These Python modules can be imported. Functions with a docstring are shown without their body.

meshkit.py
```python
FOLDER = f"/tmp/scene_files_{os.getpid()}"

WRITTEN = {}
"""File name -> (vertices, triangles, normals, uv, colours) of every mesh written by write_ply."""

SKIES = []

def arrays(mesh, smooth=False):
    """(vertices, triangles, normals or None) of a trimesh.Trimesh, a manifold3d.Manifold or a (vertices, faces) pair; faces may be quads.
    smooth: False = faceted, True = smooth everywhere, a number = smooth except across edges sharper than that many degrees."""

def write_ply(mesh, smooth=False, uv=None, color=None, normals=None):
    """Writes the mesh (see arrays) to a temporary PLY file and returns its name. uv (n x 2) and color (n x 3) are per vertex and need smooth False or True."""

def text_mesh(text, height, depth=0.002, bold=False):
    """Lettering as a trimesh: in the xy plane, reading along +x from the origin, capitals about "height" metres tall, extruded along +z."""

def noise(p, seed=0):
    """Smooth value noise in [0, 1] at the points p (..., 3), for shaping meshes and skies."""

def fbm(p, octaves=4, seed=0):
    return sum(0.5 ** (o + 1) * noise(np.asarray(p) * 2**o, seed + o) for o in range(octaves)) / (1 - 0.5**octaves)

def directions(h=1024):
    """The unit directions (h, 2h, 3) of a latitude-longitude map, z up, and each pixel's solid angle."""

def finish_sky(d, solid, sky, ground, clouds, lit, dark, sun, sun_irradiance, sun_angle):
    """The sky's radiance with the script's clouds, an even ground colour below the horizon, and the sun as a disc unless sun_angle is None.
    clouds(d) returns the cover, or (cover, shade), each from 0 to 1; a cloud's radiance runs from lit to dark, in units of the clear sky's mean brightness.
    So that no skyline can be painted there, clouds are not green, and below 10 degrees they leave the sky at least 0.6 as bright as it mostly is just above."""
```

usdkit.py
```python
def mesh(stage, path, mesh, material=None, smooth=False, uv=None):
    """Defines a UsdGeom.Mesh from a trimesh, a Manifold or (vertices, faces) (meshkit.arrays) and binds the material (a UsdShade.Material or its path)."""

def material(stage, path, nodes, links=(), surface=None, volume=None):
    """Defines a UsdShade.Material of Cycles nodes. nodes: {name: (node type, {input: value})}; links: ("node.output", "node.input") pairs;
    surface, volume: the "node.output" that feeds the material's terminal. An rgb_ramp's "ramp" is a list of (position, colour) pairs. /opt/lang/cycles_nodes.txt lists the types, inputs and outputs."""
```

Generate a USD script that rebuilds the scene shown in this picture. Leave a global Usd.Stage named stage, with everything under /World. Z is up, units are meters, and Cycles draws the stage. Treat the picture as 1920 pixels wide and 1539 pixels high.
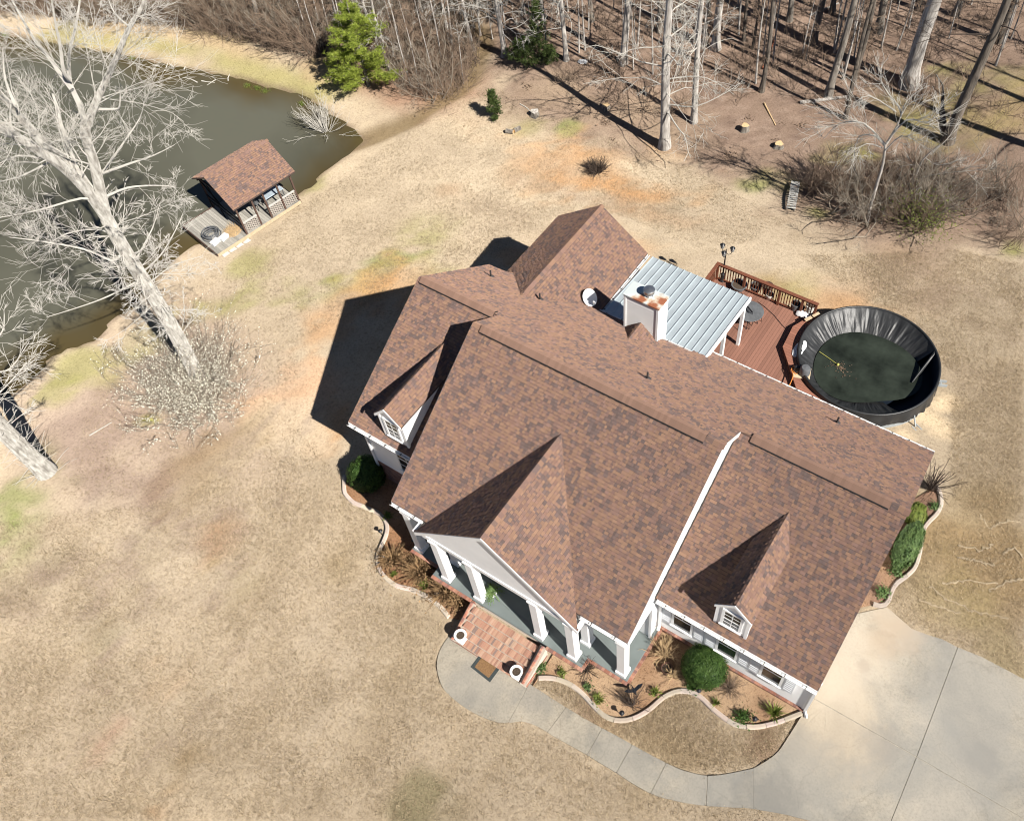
import math, numpy as np, trimesh, shapely, usdkit, meshkit
from shapely.geometry import Polygon, LineString, Point, MultiPolygon, box as sbox
from shapely import affinity
from scipy.interpolate import RBFInterpolator
from pxr import Usd, UsdGeom, UsdLux, UsdShade, Gf, Sdf, Vt
stage = Usd.Stage.CreateInMemory()
UsdGeom.SetStageUpAxis(stage, UsdGeom.Tokens.z); UsdGeom.SetStageMetersPerUnit(stage, 1.0)
WORLD = UsdGeom.Xform.Define(stage, '/World'); stage.SetDefaultPrim(WORLD.GetPrim())
UsdGeom.Scope.Define(stage, '/World/Looks')
TAU = 2 * math.pi

# ------------------------------------------------------------------ camera, sky, sun, exposure
CAM = np.array([-0.689, -10.047, 29.322])
F, PX, PY, PW = 1643.6, 1072.04, 769.5, 1920.0
ROT = np.array([[0.83719, 0.54494, -0.04600], [0.42450, -0.70105, -0.57300], [-0.34450, 0.46018, -0.81825]])
ROT[0] /= np.linalg.norm(ROT[0]); ROT[1] -= ROT[0] * (ROT[0] @ ROT[1]); ROT[1] /= np.linalg.norm(ROT[1]); ROT[2] = np.cross(ROT[0], ROT[1])
cam = UsdGeom.Camera.Define(stage, '/World/camera')
r_, u_, b_ = ROT[0], -ROT[1], -ROT[2]
cam.AddTransformOp().Set(Gf.Matrix4d(*[*r_, 0, *u_, 0, *b_, 0, *CAM, 1]))
cam.CreateHorizontalApertureAttr(36.0); cam.CreateVerticalApertureAttr(36.0 * 1539 / 1920)
cam.CreateFocalLengthAttr(36.0 * F / PW)
cam.CreateHorizontalApertureOffsetAttr(-36.0 * (PX - 960) / PW)
cam.CreateClippingRangeAttr(Gf.Vec2f(0.5, 2000))
EXPOSURE = 0.73
cam.CreateExposureAttr(EXPOSURE)
AZ, SLOPE = 0.25, 1.075            # shadows run along (-cos AZ, sin AZ), SLOPE metres per metre of height
SUN = np.array([math.cos(AZ) * SLOPE, -math.sin(AZ) * SLOPE, 1.0]); SUN /= np.linalg.norm(SUN)
ELEV = math.asin(SUN[2])
sky = usdkit.material(stage, '/World/Looks/sky_look', {'s': ('sky_texture', {'sky_type': 'single_scattering', 'sun_disc': False, 'sun_elevation': ELEV,
    'sun_rotation': math.atan2(SUN[0], SUN[1]), 'altitude': 1200.0, 'air_density': 0.55, 'aerosol_density': 0.12, 'ozone_density': 1.0}), 'b': ('background_shader', {'strength': 0.05})},
    [('s.color', 'b.color')], surface='b.background')
dome = UsdLux.DomeLight.Define(stage, '/World/sky'); dome.GetPrim().SetCustomDataByKey('kind', 'structure')
UsdShade.MaterialBindingAPI.Apply(dome.GetPrim()).Bind(sky)
sun = UsdLux.DistantLight.Define(stage, '/World/sun')
sun.CreateIntensityAttr(1.25); sun.CreateAngleAttr(0.53); sun.CreateNormalizeAttr(True); sun.CreateColorAttr(Gf.Vec3f(1.0, 0.95, 0.88))
zz = SUN; xx = np.cross([0, 0, 1.0], zz); xx /= np.linalg.norm(xx); yy = np.cross(zz, xx)
sun.AddTransformOp().Set(Gf.Matrix4d(*[*xx, 0, *yy, 0, *zz, 0, 0, 0, 60, 1]))

# ------------------------------------------------------------------ helpers
def ray(px, py):
    return ROT.T @ np.array([(px - PX) / F, (py - PY) / F, 1.0])
def on_z(px, py, z): r = ray(px, py); return CAM + r * ((z - CAM[2]) / r[2])
def on_y(px, py, y): r = ray(px, py); return CAM + r * ((y - CAM[1]) / r[1])
def on_x(px, py, x): r = ray(px, py); return CAM + r * ((x - CAM[0]) / r[0])
def on_plane(px, py, P, n): r = ray(px, py); n = np.asarray(n, float); return CAM + r * (n @ (np.asarray(P) - CAM) / (n @ r))

USED = {}
def numbered(parent, name):
    k = USED.get((parent, name), -1) + 1; USED[(parent, name)] = k
    return f'{parent}/{name}' if k == 0 else f'{parent}/{name}_{k:03d}'
def tag(p, label=None, cat=None, group=None, kind=None):
    p = p.GetPrim() if hasattr(p, 'GetPrim') else p
    for k, v in (('label', label), ('category', cat), ('group', group), ('kind', kind)):
        if v: p.SetCustomDataByKey(k, v)
    return p
def thing(name, label, cat, loc=(0, 0, 0), rz=0.0, sc=1.0, group=None, kind=None):
    x = UsdGeom.Xform.Define(stage, numbered('/World', name))
    x.AddTranslateOp().Set(Gf.Vec3d(*map(float, loc))); x.AddRotateZOp().Set(math.degrees(rz)); x.AddScaleOp().Set(Gf.Vec3f(*( [float(sc)] * 3 if np.ndim(sc) == 0 else map(float, sc))))
    return tag(x, label, cat, group, kind)
def dup(src, loc, rz, label, sc=1.0, group=None):
    was = src.GetCustomData()
    base = src.GetName(); base = base[:-4] if base[-4:-3] == '_' and base[-3:].isdigit() else base
    r = thing(base, label, was['category'], loc, rz, sc, group or was.get('group'))
    r.GetReferences().AddInternalReference(src.GetPath()); r.SetInstanceable(True)
    return r
def path_of(parent): return str(parent.GetPath()) if hasattr(parent, 'GetPath') else '/World'

class MB:
    """Collects shapes that become one mesh."""
    def __init__(self): self.v, self.f, self.c, self.n, self.col = [], [], [], 0, False
    def add(self, v, f, col=None):
        v = np.asarray(v, float).reshape(-1, 3); f = np.asarray(f, int)
        if f.shape[1] == 4: f = np.vstack([f[:, [0, 1, 2]], f[:, [0, 2, 3]]])
        self.v.append(v); self.f.append(f + self.n); self.n += len(v)
        if col is not None: self.col = True
        c = np.ones((len(v), 3)) if col is None else np.broadcast_to(np.asarray(col, float), (len(v), 3))
        self.c.append(c); return self
    def tm(self, m, col=None): return self.add(m.vertices, m.faces, col)
    def hexa(self, p, col=None):                      # 8 corners: bottom 4 (ccw), top 4
        return self.add(p, [[3, 2, 1, 0], [4, 5, 6, 7], [0, 1, 5, 4], [1, 2, 6, 5], [2, 3, 7, 6], [3, 0, 4, 7]], col)
    def box(self, c, s, rz=0.0, col=None, R=None):
        x, y, z = np.asarray(s, float) / 2
        p = np.array([[-x, -y, -z], [x, -y, -z], [x, y, -z], [-x, y, -z], [-x, -y, z], [x, -y, z], [x, y, z], [-x, y, z]])
        if R is None and rz: R = np.array([[math.cos(rz), -math.sin(rz), 0], [math.sin(rz), math.cos(rz), 0], [0, 0, 1]])
        if R is not None: p = p @ np.asarray(R).T
        return self.hexa(p + np.asarray(c, float), col)
    def b2(self, lo, hi, col=None): lo, hi = np.asarray(lo, float), np.asarray(hi, float); return self.box((lo + hi) / 2, hi - lo, col=col)
    def cbox(self, lo, hi, ch=0.01, col=None):        # box with chamfered edges
        lo, hi = np.asarray(lo, float), np.asarray(hi, float); c, s = (lo + hi) / 2, (hi - lo) / 2
        pts = []
        for sx in (-1, 1):
            for sy in (-1, 1):
                for sz in (-1, 1):
                    g = np.array([sx, sy, sz])
                    for k in range(3):
                        e = s - ch; e[k] = s[k]; pts.append(c + g * e)
        h = trimesh.convex.convex_hull(np.array(pts)); return self.tm(h, col)
    def beam(self, a, b, w, h, up=(0, 0, 1), col=None):
        a, b = np.asarray(a, float), np.asarray(b, float); d = b - a; L = np.linalg.norm(d); d = d / L
        x = np.cross(up, d); n = np.linalg.norm(x); x = np.array([1.0, 0, 0]) if n < 1e-6 else x / n
        y = np.cross(d, x); R = np.stack([x, y, d], 1)
        return self.box((a + b) / 2, (w, h, L), R=R, col=col)
    def tube(self, pts, r, n=6, col=None, cap=True):
        pts = np.asarray(pts, float); m = len(pts); r = np.broadcast_to(np.asarray(r, float), (m,))
        d = np.gradient(pts, axis=0); d /= np.maximum(np.linalg.norm(d, axis=1, keepdims=True), 1e-9)
        ref = np.array([0, 0, 1.0]) if abs(d[:, 2]).mean() < 0.8 else np.array([1.0, 0, 0])
        x = np.cross(ref, d); x /= np.maximum(np.linalg.norm(x, axis=1, keepdims=True), 1e-9); y = np.cross(d, x)
        a = np.arange(n) * TAU / n
        v = pts[:, None] + r[:, None, None] * (np.cos(a)[None, :, None] * x[:, None] + np.sin(a)[None, :, None] * y[:, None])
        i = np.arange(m - 1)[:, None] * n; j = np.arange(n)[None]; k = (j + 1) % n
        f = np.stack([i + j, i + k, i + n + k, i + n + j], -1).reshape(-1, 4); f = np.vstack([f[:, [0, 1, 2]], f[:, [0, 2, 3]]])
        v = v.reshape(-1, 3)
        if cap and n > 2:
            e = np.arange(1, n - 1); f = np.vstack([f, np.stack([0 * e, e + 1, e], 1), (m - 1) * n + np.stack([0 * e, e, e + 1], 1)])
        return self.add(v, f, col)
    def lathe(self, prof, c=(0, 0, 0), n=24, col=None):
        prof = np.asarray(prof, float); a = np.arange(n) * TAU / n; m = len(prof)
        v = np.stack([prof[:, 0:1] * np.cos(a), prof[:, 0:1] * np.sin(a), np.repeat(prof[:, 1:2], n, 1)], -1).reshape(-1, 3) + np.asarray(c, float)
        i = np.arange(m - 1)[:, None] * n; j = np.arange(n)[None]; k = (j + 1) % n
        return self.add(v, np.stack([i + j, i + k, i + n + k, i + n + j], -1).reshape(-1, 4), col)
    def prism(self, poly, z0, z1, col=None):
        for g in geoms(poly):
            m = trimesh.creation.extrude_polygon(g, z1 - z0, engine='earcut'); m.apply_translation([0, 0, z0]); self.tm(m, col)
        return self
    def profile(self, pts, a, b, axis, col=None):     # polygon in the two other axes, swept along axis from a to b
        g = Polygon(pts); m = trimesh.creation.extrude_polygon(g, b - a, engine='earcut'); v = m.vertices
        if axis == 'x': v = np.stack([v[:, 2] + a, v[:, 0], v[:, 1]], 1); f = m.faces
        else: v = np.stack([v[:, 0], v[:, 2] + a, v[:, 1]], 1); f = m.faces[:, ::-1]
        return self.add(v, f, col)
    def build(self, name, m, parent=None, smooth=False, kind=None, label=None):
        v = np.vstack(self.v); f = np.vstack(self.f)
        p = usdkit.mesh(stage, numbered(path_of(parent), name), (v, f), M[m], smooth)
        if self.col: UsdGeom.PrimvarsAPI(p).CreatePrimvar('tint', Sdf.ValueTypeNames.Color3fArray, 'vertex').Set(Vt.Vec3fArray.FromNumpy(np.vstack(self.c).astype(np.float32)))
        return tag(p, label, None, None, kind)
def _each(self, name, m, parent=None):
    k = 0
    for v, f, c in zip(self.v, self.f, self.c):
        q = MB(); q.add(v, f - k, c if self.col else None); q.build(name, m, parent); k += len(v)
MB.each = _each
def geoms(p): return [g for g in getattr(p, 'geoms', [p]) if g.geom_type == 'Polygon' and g.area > 1e-5]

# ------------------------------------------------------------------ materials
M = {}
def mat(name, base, rough=0.6, var=0.12, scale=6.0, bump=0.0, bscale=40.0, metallic=0.0, spec=0.4, tint=False, base2=None, coat=0.0, stretch=1.0):
    base = np.asarray(base, float); lo = base * (1 - var) if base2 is None else np.asarray(base2, float); hi = np.minimum(base * (1 + var), 0.95)
    nodes = {'g': ('geometry', {}), 'mp': ('mapping', {'scale': (1, 1, stretch)}), 'n': ('noise_texture', {'scale': scale, 'detail': 5.0, 'roughness': 0.6}),
             'r': ('rgb_ramp', {'ramp': [(0.3, lo), (0.7, hi)]}), 'p': ('principled_bsdf', {'roughness': rough, 'metallic': metallic, 'specular_ior_level': spec, 'coat_weight': coat, 'diffuse_roughness': 1.0 if rough >= 0.85 else 0.0})}
    links = [('g.position', 'mp.vector'), ('mp.vector', 'n.vector'), ('n.fac', 'r.fac')]
    if tint:
        nodes['a'] = ('attribute', {'attribute': 'tint'}); nodes['m'] = ('mix', {'mix_type': 'multiply', 'fac': 1.0})
        links += [('a.color', 'm.color1'), ('r.color', 'm.color2'), ('m.color', 'p.base_color')]
    else: links += [('r.color', 'p.base_color')]
    if bump:
        nodes['bn'] = ('noise_texture', {'scale': bscale, 'detail': 4.0}); nodes['b'] = ('bump', {'strength': bump, 'distance': 0.02})
        links += [('mp.vector', 'bn.vector'), ('bn.fac', 'b.height'), ('b.normal', 'p.normal')]
    M[name] = usdkit.material(stage, f'/World/Looks/{name}', nodes, links, surface='p.BSDF')
mat('white_paint', (0.82, 0.82, 0.81), 0.45, 0.04, 1.5)
mat('white_siding', (0.82, 0.82, 0.81), 0.5, 0.05, 1.2)
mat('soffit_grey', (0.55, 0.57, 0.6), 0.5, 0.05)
mat('shutter_white', (0.66, 0.68, 0.70), 0.5, 0.05)
mat('roof_deck', (0.06, 0.042, 0.035), 0.9)
mat('shingle', (1, 1, 1), 0.9, 0.16, 55.0, 0.5, 220.0, spec=0.25, tint=True)
mat('vent_black', (0.012, 0.012, 0.013), 0.8)
mat('pipe_dark', (0.05, 0.045, 0.045), 0.6)
mat('brick', (1, 1, 1), 0.85, 0.18, 22.0, 0.4, 120.0, tint=True)
mat('mortar', (0.42, 0.36, 0.30), 0.9, 0.15, 30)
mat('porch_paint', (0.155, 0.18, 0.175), 0.45, 0.1, 1.5)
mat('dark_glass', (0.016, 0.02, 0.024), 0.04, 0.2, 2.0, spec=0.6)
mat('chimney_cap', (0.55, 0.60, 0.60), 0.4, 0.08, 3, metallic=0.3)
mat('steel', (0.52, 0.53, 0.53), 0.3, 0.08, 4, metallic=0.9)
mat('metal_roof', (0.42, 0.475, 0.50), 0.4, 0.08, 1.5, metallic=0.2)
mat('deck_board', (1, 1, 1), 0.7, 0.15, 9.0, 0.15, 60, tint=True)
mat('rail_stain', (0.17, 0.062, 0.034), 0.6, 0.2, 8)
mat('bare_lumber', (0.52, 0.41, 0.27), 0.75, 0.15, 8)
mat('black_metal', (0.018, 0.018, 0.02), 0.4, 0.2, 6)
mat('pool_wall', (0.33, 0.36, 0.37), 0.4, 0.1, 3)
mat('black_tarp', (0.026, 0.027, 0.028), 0.46, 0.35, 1.6, 0.2, 14.0, spec=0.5)
mat('navy_liner', (0.006, 0.011, 0.02), 0.5, 0.2, 3)
mat('tarp_puddle', (0.024, 0.030, 0.023), 0.2, 0.5, 1.1, 0.1, 5.0, spec=0.3)
mat('ceramic_white', (0.8, 0.79, 0.76), 0.5, 0.04, 5)
mat('soil', (0.07, 0.05, 0.035), 0.95, 0.4, 30, 0.6, 60)
mat('edging', (1, 1, 1), 0.85, 0.15, 9, 0.5, 50, tint=True)
mat('joint_fill', (0.36, 0.33, 0.27), 0.9, 0.3, 5)
mat('stone_pale', (0.62, 0.6, 0.55), 0.8, 0.12, 8)
mat('grey_timber', (1, 1, 1), 0.85, 0.25, 10.0, 0.3, 50, tint=True)
mat('dark_timber', (0.10, 0.06, 0.045), 0.8, 0.25, 10)
mat('bark_pale', (0.42, 0.395, 0.36), 0.9, 0.28, 9.0, 1.0, 16, base2=(0.17, 0.15, 0.13), stretch=.16)
mat('bark_white', (0.43, 0.415, 0.375), 0.9, 0.12, 8.0, 1.0, 12, base2=(0.15, 0.135, 0.115), stretch=.3)
mat('bark_grey', (0.23, 0.205, 0.175), 0.95, 0.3, 9.0, 1.0, 16, base2=(0.08, 0.068, 0.055), stretch=.16)
mat('bark_dark', (0.15, 0.125, 0.10), 0.95, 0.3, 9.0, 1.0, 16, base2=(0.04, 0.034, 0.028), stretch=.16)
mat('twig_pale', (0.43, 0.41, 0.365), 0.9, 0.15, 3.0)
mat('twig_brown', (0.19, 0.135, 0.095), 0.9, 0.3, 1.2)
mat('twig_dark', (0.06, 0.042, 0.032), 0.9, 0.3, 3.0)
mat('cut_wood', (0.62, 0.44, 0.24), 0.8, 0.2, 14)
mat('straw', (0.5, 0.36, 0.2), 0.9, 0.2, 6)
mat('twig_white', (0.42, 0.40, 0.36), 0.9, 0.12, 3)
mat('twig_greygreen', (0.235, 0.20, 0.155), 0.9, 0.2, 3)
mat('blossom', (0.74, 0.73, 0.61), 0.8, 0.1, 20)
mat('ornament_metal', (0.035, 0.04, 0.05), 0.35, 0.3, 10, metallic=0.6)
mat('terracotta_dark', (0.10, 0.05, 0.035), 0.7, 0.2, 10)
mat('mat_weave', (0.21, 0.12, 0.055), 0.95, 0.35, 25)
mat('mat_border', (0.045, 0.055, 0.055), 0.95, 0.5, 60, base2=(0.02, 0.025, 0.025))
mat('orange_hose', (0.6, 0.22, 0.05), 0.5)
mat('white_plastic', (0.75, 0.76, 0.76), 0.5, 0.05)
mat('grey_plastic', (0.12, 0.125, 0.13), 0.5, 0.2)
mat('blue_grey_top', (0.36, 0.42, 0.47), 0.35, 0.1, 3)
mat('lamp_glass', (0.22, 0.23, 0.22), 0.2, 0.2)
mat('yellow', (0.42, 0.40, 0.10), 0.5)
mat('rust', (0.27, 0.09, 0.045), 0.75, 0.35, 9)

def leaf_mat(name, a, b, trans=0.3, rough=0.55):
    M[name] = usdkit.material(stage, f'/World/Looks/{name}', {'g': ('geometry', {}), 'n': ('noise_texture', {'scale': 5.0, 'detail': 4.0}), 'o': ('attribute', {'attribute': 'tint'}),
        'r': ('rgb_ramp', {'ramp': [(0.3, a), (0.7, b)]}), 'mx': ('mix', {'mix_type': 'multiply', 'fac': 1.0}), 'p': ('principled_bsdf', {'roughness': rough, 'specular_ior_level': 0.25}), 't': ('translucent_bsdf', {}), 'm': ('mix_closure', {'fac': trans})},
        [('g.position', 'n.vector'), ('n.fac', 'r.fac'), ('r.color', 'mx.color1'), ('o.color', 'mx.color2'), ('mx.color', 'p.base_color'), ('mx.color', 't.color'), ('p.BSDF', 'm.closure1'), ('t.BSDF', 'm.closure2')], surface='m.closure')
leaf_mat('leaf_box', (0.034, 0.076, 0.016), (0.092, 0.16, 0.036))
leaf_mat('leaf_shrub', (0.07, 0.125, 0.04), (0.16, 0.235, 0.08))
leaf_mat('leaf_lime', (0.12, 0.17, 0.03), (0.22, 0.25, 0.06))
leaf_mat('needle', (0.24, 0.32, 0.045), (0.50, 0.56, 0.12), 0.5)
leaf_mat('needle_dark', (0.05, 0.085, 0.025), (0.13, 0.17, 0.05), 0.3)
leaf_mat('dry_grass', (0.42, 0.33, 0.21), (0.60, 0.49, 0.34), 0.45, 0.9)
leaf_mat('dry_shrub', (0.20, 0.12, 0.06), (0.40, 0.27, 0.14), 0.25, 0.9)
leaf_mat('dead_leaf', (0.13, 0.085, 0.06), (0.34, 0.24, 0.165), 0.2, 0.9)

def ground_mat(name, fine, flecks, bump=0.5, speck=0.0):
    """Ground colour = the tint painted on the mesh, broken up by three sizes of grain."""
    nodes = {'g': ('geometry', {}), 'a': ('attribute', {'attribute': 'tint'}),
        'n1': ('noise_texture', {'scale': 0.55, 'detail': 6.0, 'roughness': 0.65}), 'r1': ('rgb_ramp', {'ramp': [(0.3, (0.88, 0.87, 0.85)), (0.5, (1, 1, 1)), (0.7, (1.1, 1.1, 1.09))]}),
        'n2': ('noise_texture', {'scale': fine, 'detail': 6.0, 'roughness': 0.75}), 'r2': ('rgb_ramp', {'ramp': [(0.30, (0.60, 0.57, 0.53)), (0.46, (0.97, 0.965, 0.96)), (0.68, (1.19, 1.18, 1.16))]}),
        'n3': ('noise_texture', {'scale': flecks, 'detail': 3.0, 'roughness': 0.7, 'distortion': 0.8}), 'r3': ('rgb_ramp', {'ramp': [(0.36, (0.42, 0.37, 0.33)), (0.45, (1, 1, 1))]}),
        'm1': ('mix', {'mix_type': 'multiply', 'fac': 1.0}), 'm2': ('mix', {'mix_type': 'multiply', 'fac': 1.0}), 'm3': ('mix', {'mix_type': 'multiply', 'fac': speck}),
        'b': ('bump', {'strength': bump, 'distance': 0.05}), 'p': ('principled_bsdf', {'roughness': 0.95, 'specular_ior_level': 0.15, 'diffuse_roughness': 1.0})}
    links = [('g.position', 'n1.vector'), ('g.position', 'n2.vector'), ('g.position', 'n3.vector'), ('n1.fac', 'r1.fac'), ('n2.fac', 'r2.fac'), ('n3.fac', 'r3.fac'),
        ('a.color', 'm1.color1'), ('r1.color', 'm1.color2'), ('m1.color', 'm2.color1'), ('r2.color', 'm2.color2'), ('m2.color', 'm3.color1'), ('r3.color', 'm3.color2'), ('m3.color', 'p.base_color'),
        ('n2.fac', 'b.height'), ('b.normal', 'p.normal')]
    M[name] = usdkit.material(stage, f'/World/Looks/{name}', nodes, links, surface='p.BSDF')
ground_mat('ground_look', 10.0, 5.0, 0.8, 0.22)
ground_mat('mulch_look', 26.0, 12.0, 0.9, 0.8)

def concrete_mat(name, spots):
    nodes = {'g': ('geometry', {}), 'n1': ('noise_texture', {'scale': 0.35, 'detail': 6.0, 'roughness': 0.6, 'distortion': 0.6}), 'r1': ('rgb_ramp', {'ramp': [(0.34, (0.205, 0.19, 0.16)), (0.5, (0.33, 0.295, 0.235)), (0.66, (0.42, 0.368, 0.29))]}),
        'n2': ('noise_texture', {'scale': 14.0, 'detail': 5.0, 'roughness': 0.7}), 'r2': ('rgb_ramp', {'ramp': [(0.3, (0.74, 0.73, 0.72)), (0.5, (1, 1, 1)), (0.7, (1.14, 1.14, 1.13))]}),
        'm': ('mix', {'mix_type': 'multiply', 'fac': 1.0}), 'p': ('principled_bsdf', {'roughness': 0.8, 'specular_ior_level': 0.3}),
        'v': ('voronoi_texture', {'feature': 'distance_to_edge', 'scale': 0.33, 'randomness': 1.0}), 'vn': ('noise_texture', {'scale': 1.4, 'detail': 5.0}), 'va': ('mix', {'mix_type': 'linear_light', 'fac': 0.25}),
        'vr': ('rgb_ramp', {'ramp': [(0.0, (0.6, 0.57, 0.52)), (0.006, (1, 1, 1))]}), 'm4': ('mix', {'mix_type': 'multiply', 'fac': 0.45})}
    links = [('g.position', 'n1.vector'), ('g.position', 'n2.vector'), ('n1.fac', 'r1.fac'), ('n2.fac', 'r2.fac'), ('r1.color', 'm.color1'), ('r2.color', 'm.color2'),
        ('g.position', 'vn.vector'), ('g.position', 'va.color1'), ('vn.color', 'va.color2'), ('va.color', 'v.vector'), ('v.distance', 'vr.fac'), ('m.color', 'm4.color1'), ('vr.color', 'm4.color2')]
    last = 'm4.color'
    for i, (c, rad, colr, amt) in enumerate(spots):
        nodes[f'd{i}'] = ('vector_math', {'math_type': 'distance', 'vector2': c}); nodes[f'j{i}'] = ('math', {'math_type': 'multiply_add', 'value2': -1.8 * rad}); nodes[f'k{i}'] = ('noise_texture', {'scale': 1.5 / rad, 'detail': 7.0, 'roughness': 0.65})
        nodes[f'q{i}'] = ('map_range', {'from_min': rad * -0.45, 'from_max': rad * 0.15, 'to_min': amt, 'to_max': 0.0, 'clamp': True}); nodes[f'x{i}'] = ('mix', {'color2': colr})
        links += [('g.position', f'd{i}.vector1'), ('g.position', f'k{i}.vector'), ('k%d.fac' % i, f'j{i}.value1'), (f'd{i}.value', f'j{i}.value3'), (f'j{i}.value', f'q{i}.value'), (f'q{i}.result', f'x{i}.fac'), (last, f'x{i}.color1')]
        last = f'x{i}.color'
    links.append((last, 'p.base_color'))
    M[name] = usdkit.material(stage, f'/World/Looks/{name}', nodes, links, surface='p.BSDF')

M['water'] = usdkit.material(stage, '/World/Looks/water', {'g': ('geometry', {}), 'n': ('noise_texture', {'scale': 0.11, 'detail': 4.0}), 'r0': ('rgb_ramp', {'ramp': [(0.35, (0.82, 0.82, 0.80)), (0.65, (1.12, 1.12, 1.12))]}), 'a': ('attribute', {'attribute': 'tint'}), 'r': ('mix', {'mix_type': 'multiply', 'fac': 1.0}),
    'w': ('noise_texture', {'scale': 1.3, 'detail': 3.0}), 'b': ('bump', {'strength': 0.1, 'distance': 0.05}), 'p': ('principled_bsdf', {'roughness': 0.06, 'ior': 1.33, 'specular_ior_level': 0.5})},
    [('g.position', 'n.vector'), ('n.fac', 'r0.fac'), ('a.color', 'r.color1'), ('r0.color', 'r.color2'), ('r.color', 'p.base_color'), ('g.position', 'w.vector'), ('w.fac', 'b.height'), ('b.normal', 'p.normal')], surface='p.BSDF')
# ------------------------------------------------------------------ terrain
ZW = -4.2                                            # pond level
CTRL = [(1508,1331,0),(1900,1250,.02),(1920,1539,.05),(1700,1480,-.03),(1650,1130,-.12),(1400,1480,-.33),(1230,1440,-.5),(1000,1320,-.85),(830,1250,-.93),(700,1100,-1.15),
 (640,900,-1.45),(560,780,-1.7),(600,560,-1.8),(900,460,-1.95),(1240,460,-1.55),(1340,510,-1.15),(1560,570,-.92),(1790,740,-.8),(1760,900,-.42),(1900,600,-.62),(1900,450,-1.1),
 (1500,400,-1.8),(1245,275,-3.0),(1060,300,-3.2),(960,240,-3.45),(800,330,-3.45),(700,400,-3.3),(640,330,-3.9),(570,385,-3.75),(460,445,-3.75),(410,485,-3.7),(385,720,-2.9),(300,640,-3.45),
 (262,585,-3.85),(85,885,-2.5),(100,690,-3.75),(0,770,-3.85),(0,1000,-2.4),(0,1539,-1.75),(500,1000,-1.6),(400,1300,-1.6),(800,1450,-1.05),(1000,1539,-.75),(400,130,-3.95),(100,60,-3.95),(600,200,-3.95),
 (660,160,-3.7),(745,240,-4.0),(830,180,-3.85),(900,110,-3.65),(0,15,-3.7),(300,10,-3.5),(500,20,-3.2),(700,20,-3.2),(960,10,-2.8),(1060,110,-2.9),(1300,228,-2.6),(1703,160,-1.9),(1776,262,-1.9),
 (1900,0,-1.5),(1600,0,-2.0),(1300,0,-2.4),(1900,250,-1.5)]
cp = [on_z(*c) for c in CTRL] + [np.array(p, float) for p in [(-130,0,-3.5),(0,110,-1),(-60,110,-1.5),(60,0,.2),(60,80,-.2),(0,-60,-.3),(-60,-60,-2.5),(60,-60,.2),(-130,110,-2),(-130,-60,-3),(20,40,-1),(20,-20,.1)]]
cp = np.array(cp)
RB = RBFInterpolator(cp[:, :2], cp[:, 2], kernel='thin_plate_spline', smoothing=3.0)
SHORE = [(0,66),(100,84),(240,108),(330,128),(420,144),(465,154),(502,166),(540,174),(572,183),(607,207),(632,225),(656,243),(673,264),(640,295),(600,325),(585,345),(548,372),(500,392),(440,425),(395,446),(352,462),(318,490),(288,522),(262,558),(236,582),(204,602),(182,635),(150,646),(120,653),(91,672),(60,706),(20,738),(-30,752)]
shore_xy = [on_z(x, y, ZW)[:2] for x, y in SHORE]
POND = Polygon(shore_xy + [(-75, 0), (-110, 5), (-110, 22)]).buffer(0)
shapely.prepare(POND)
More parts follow.
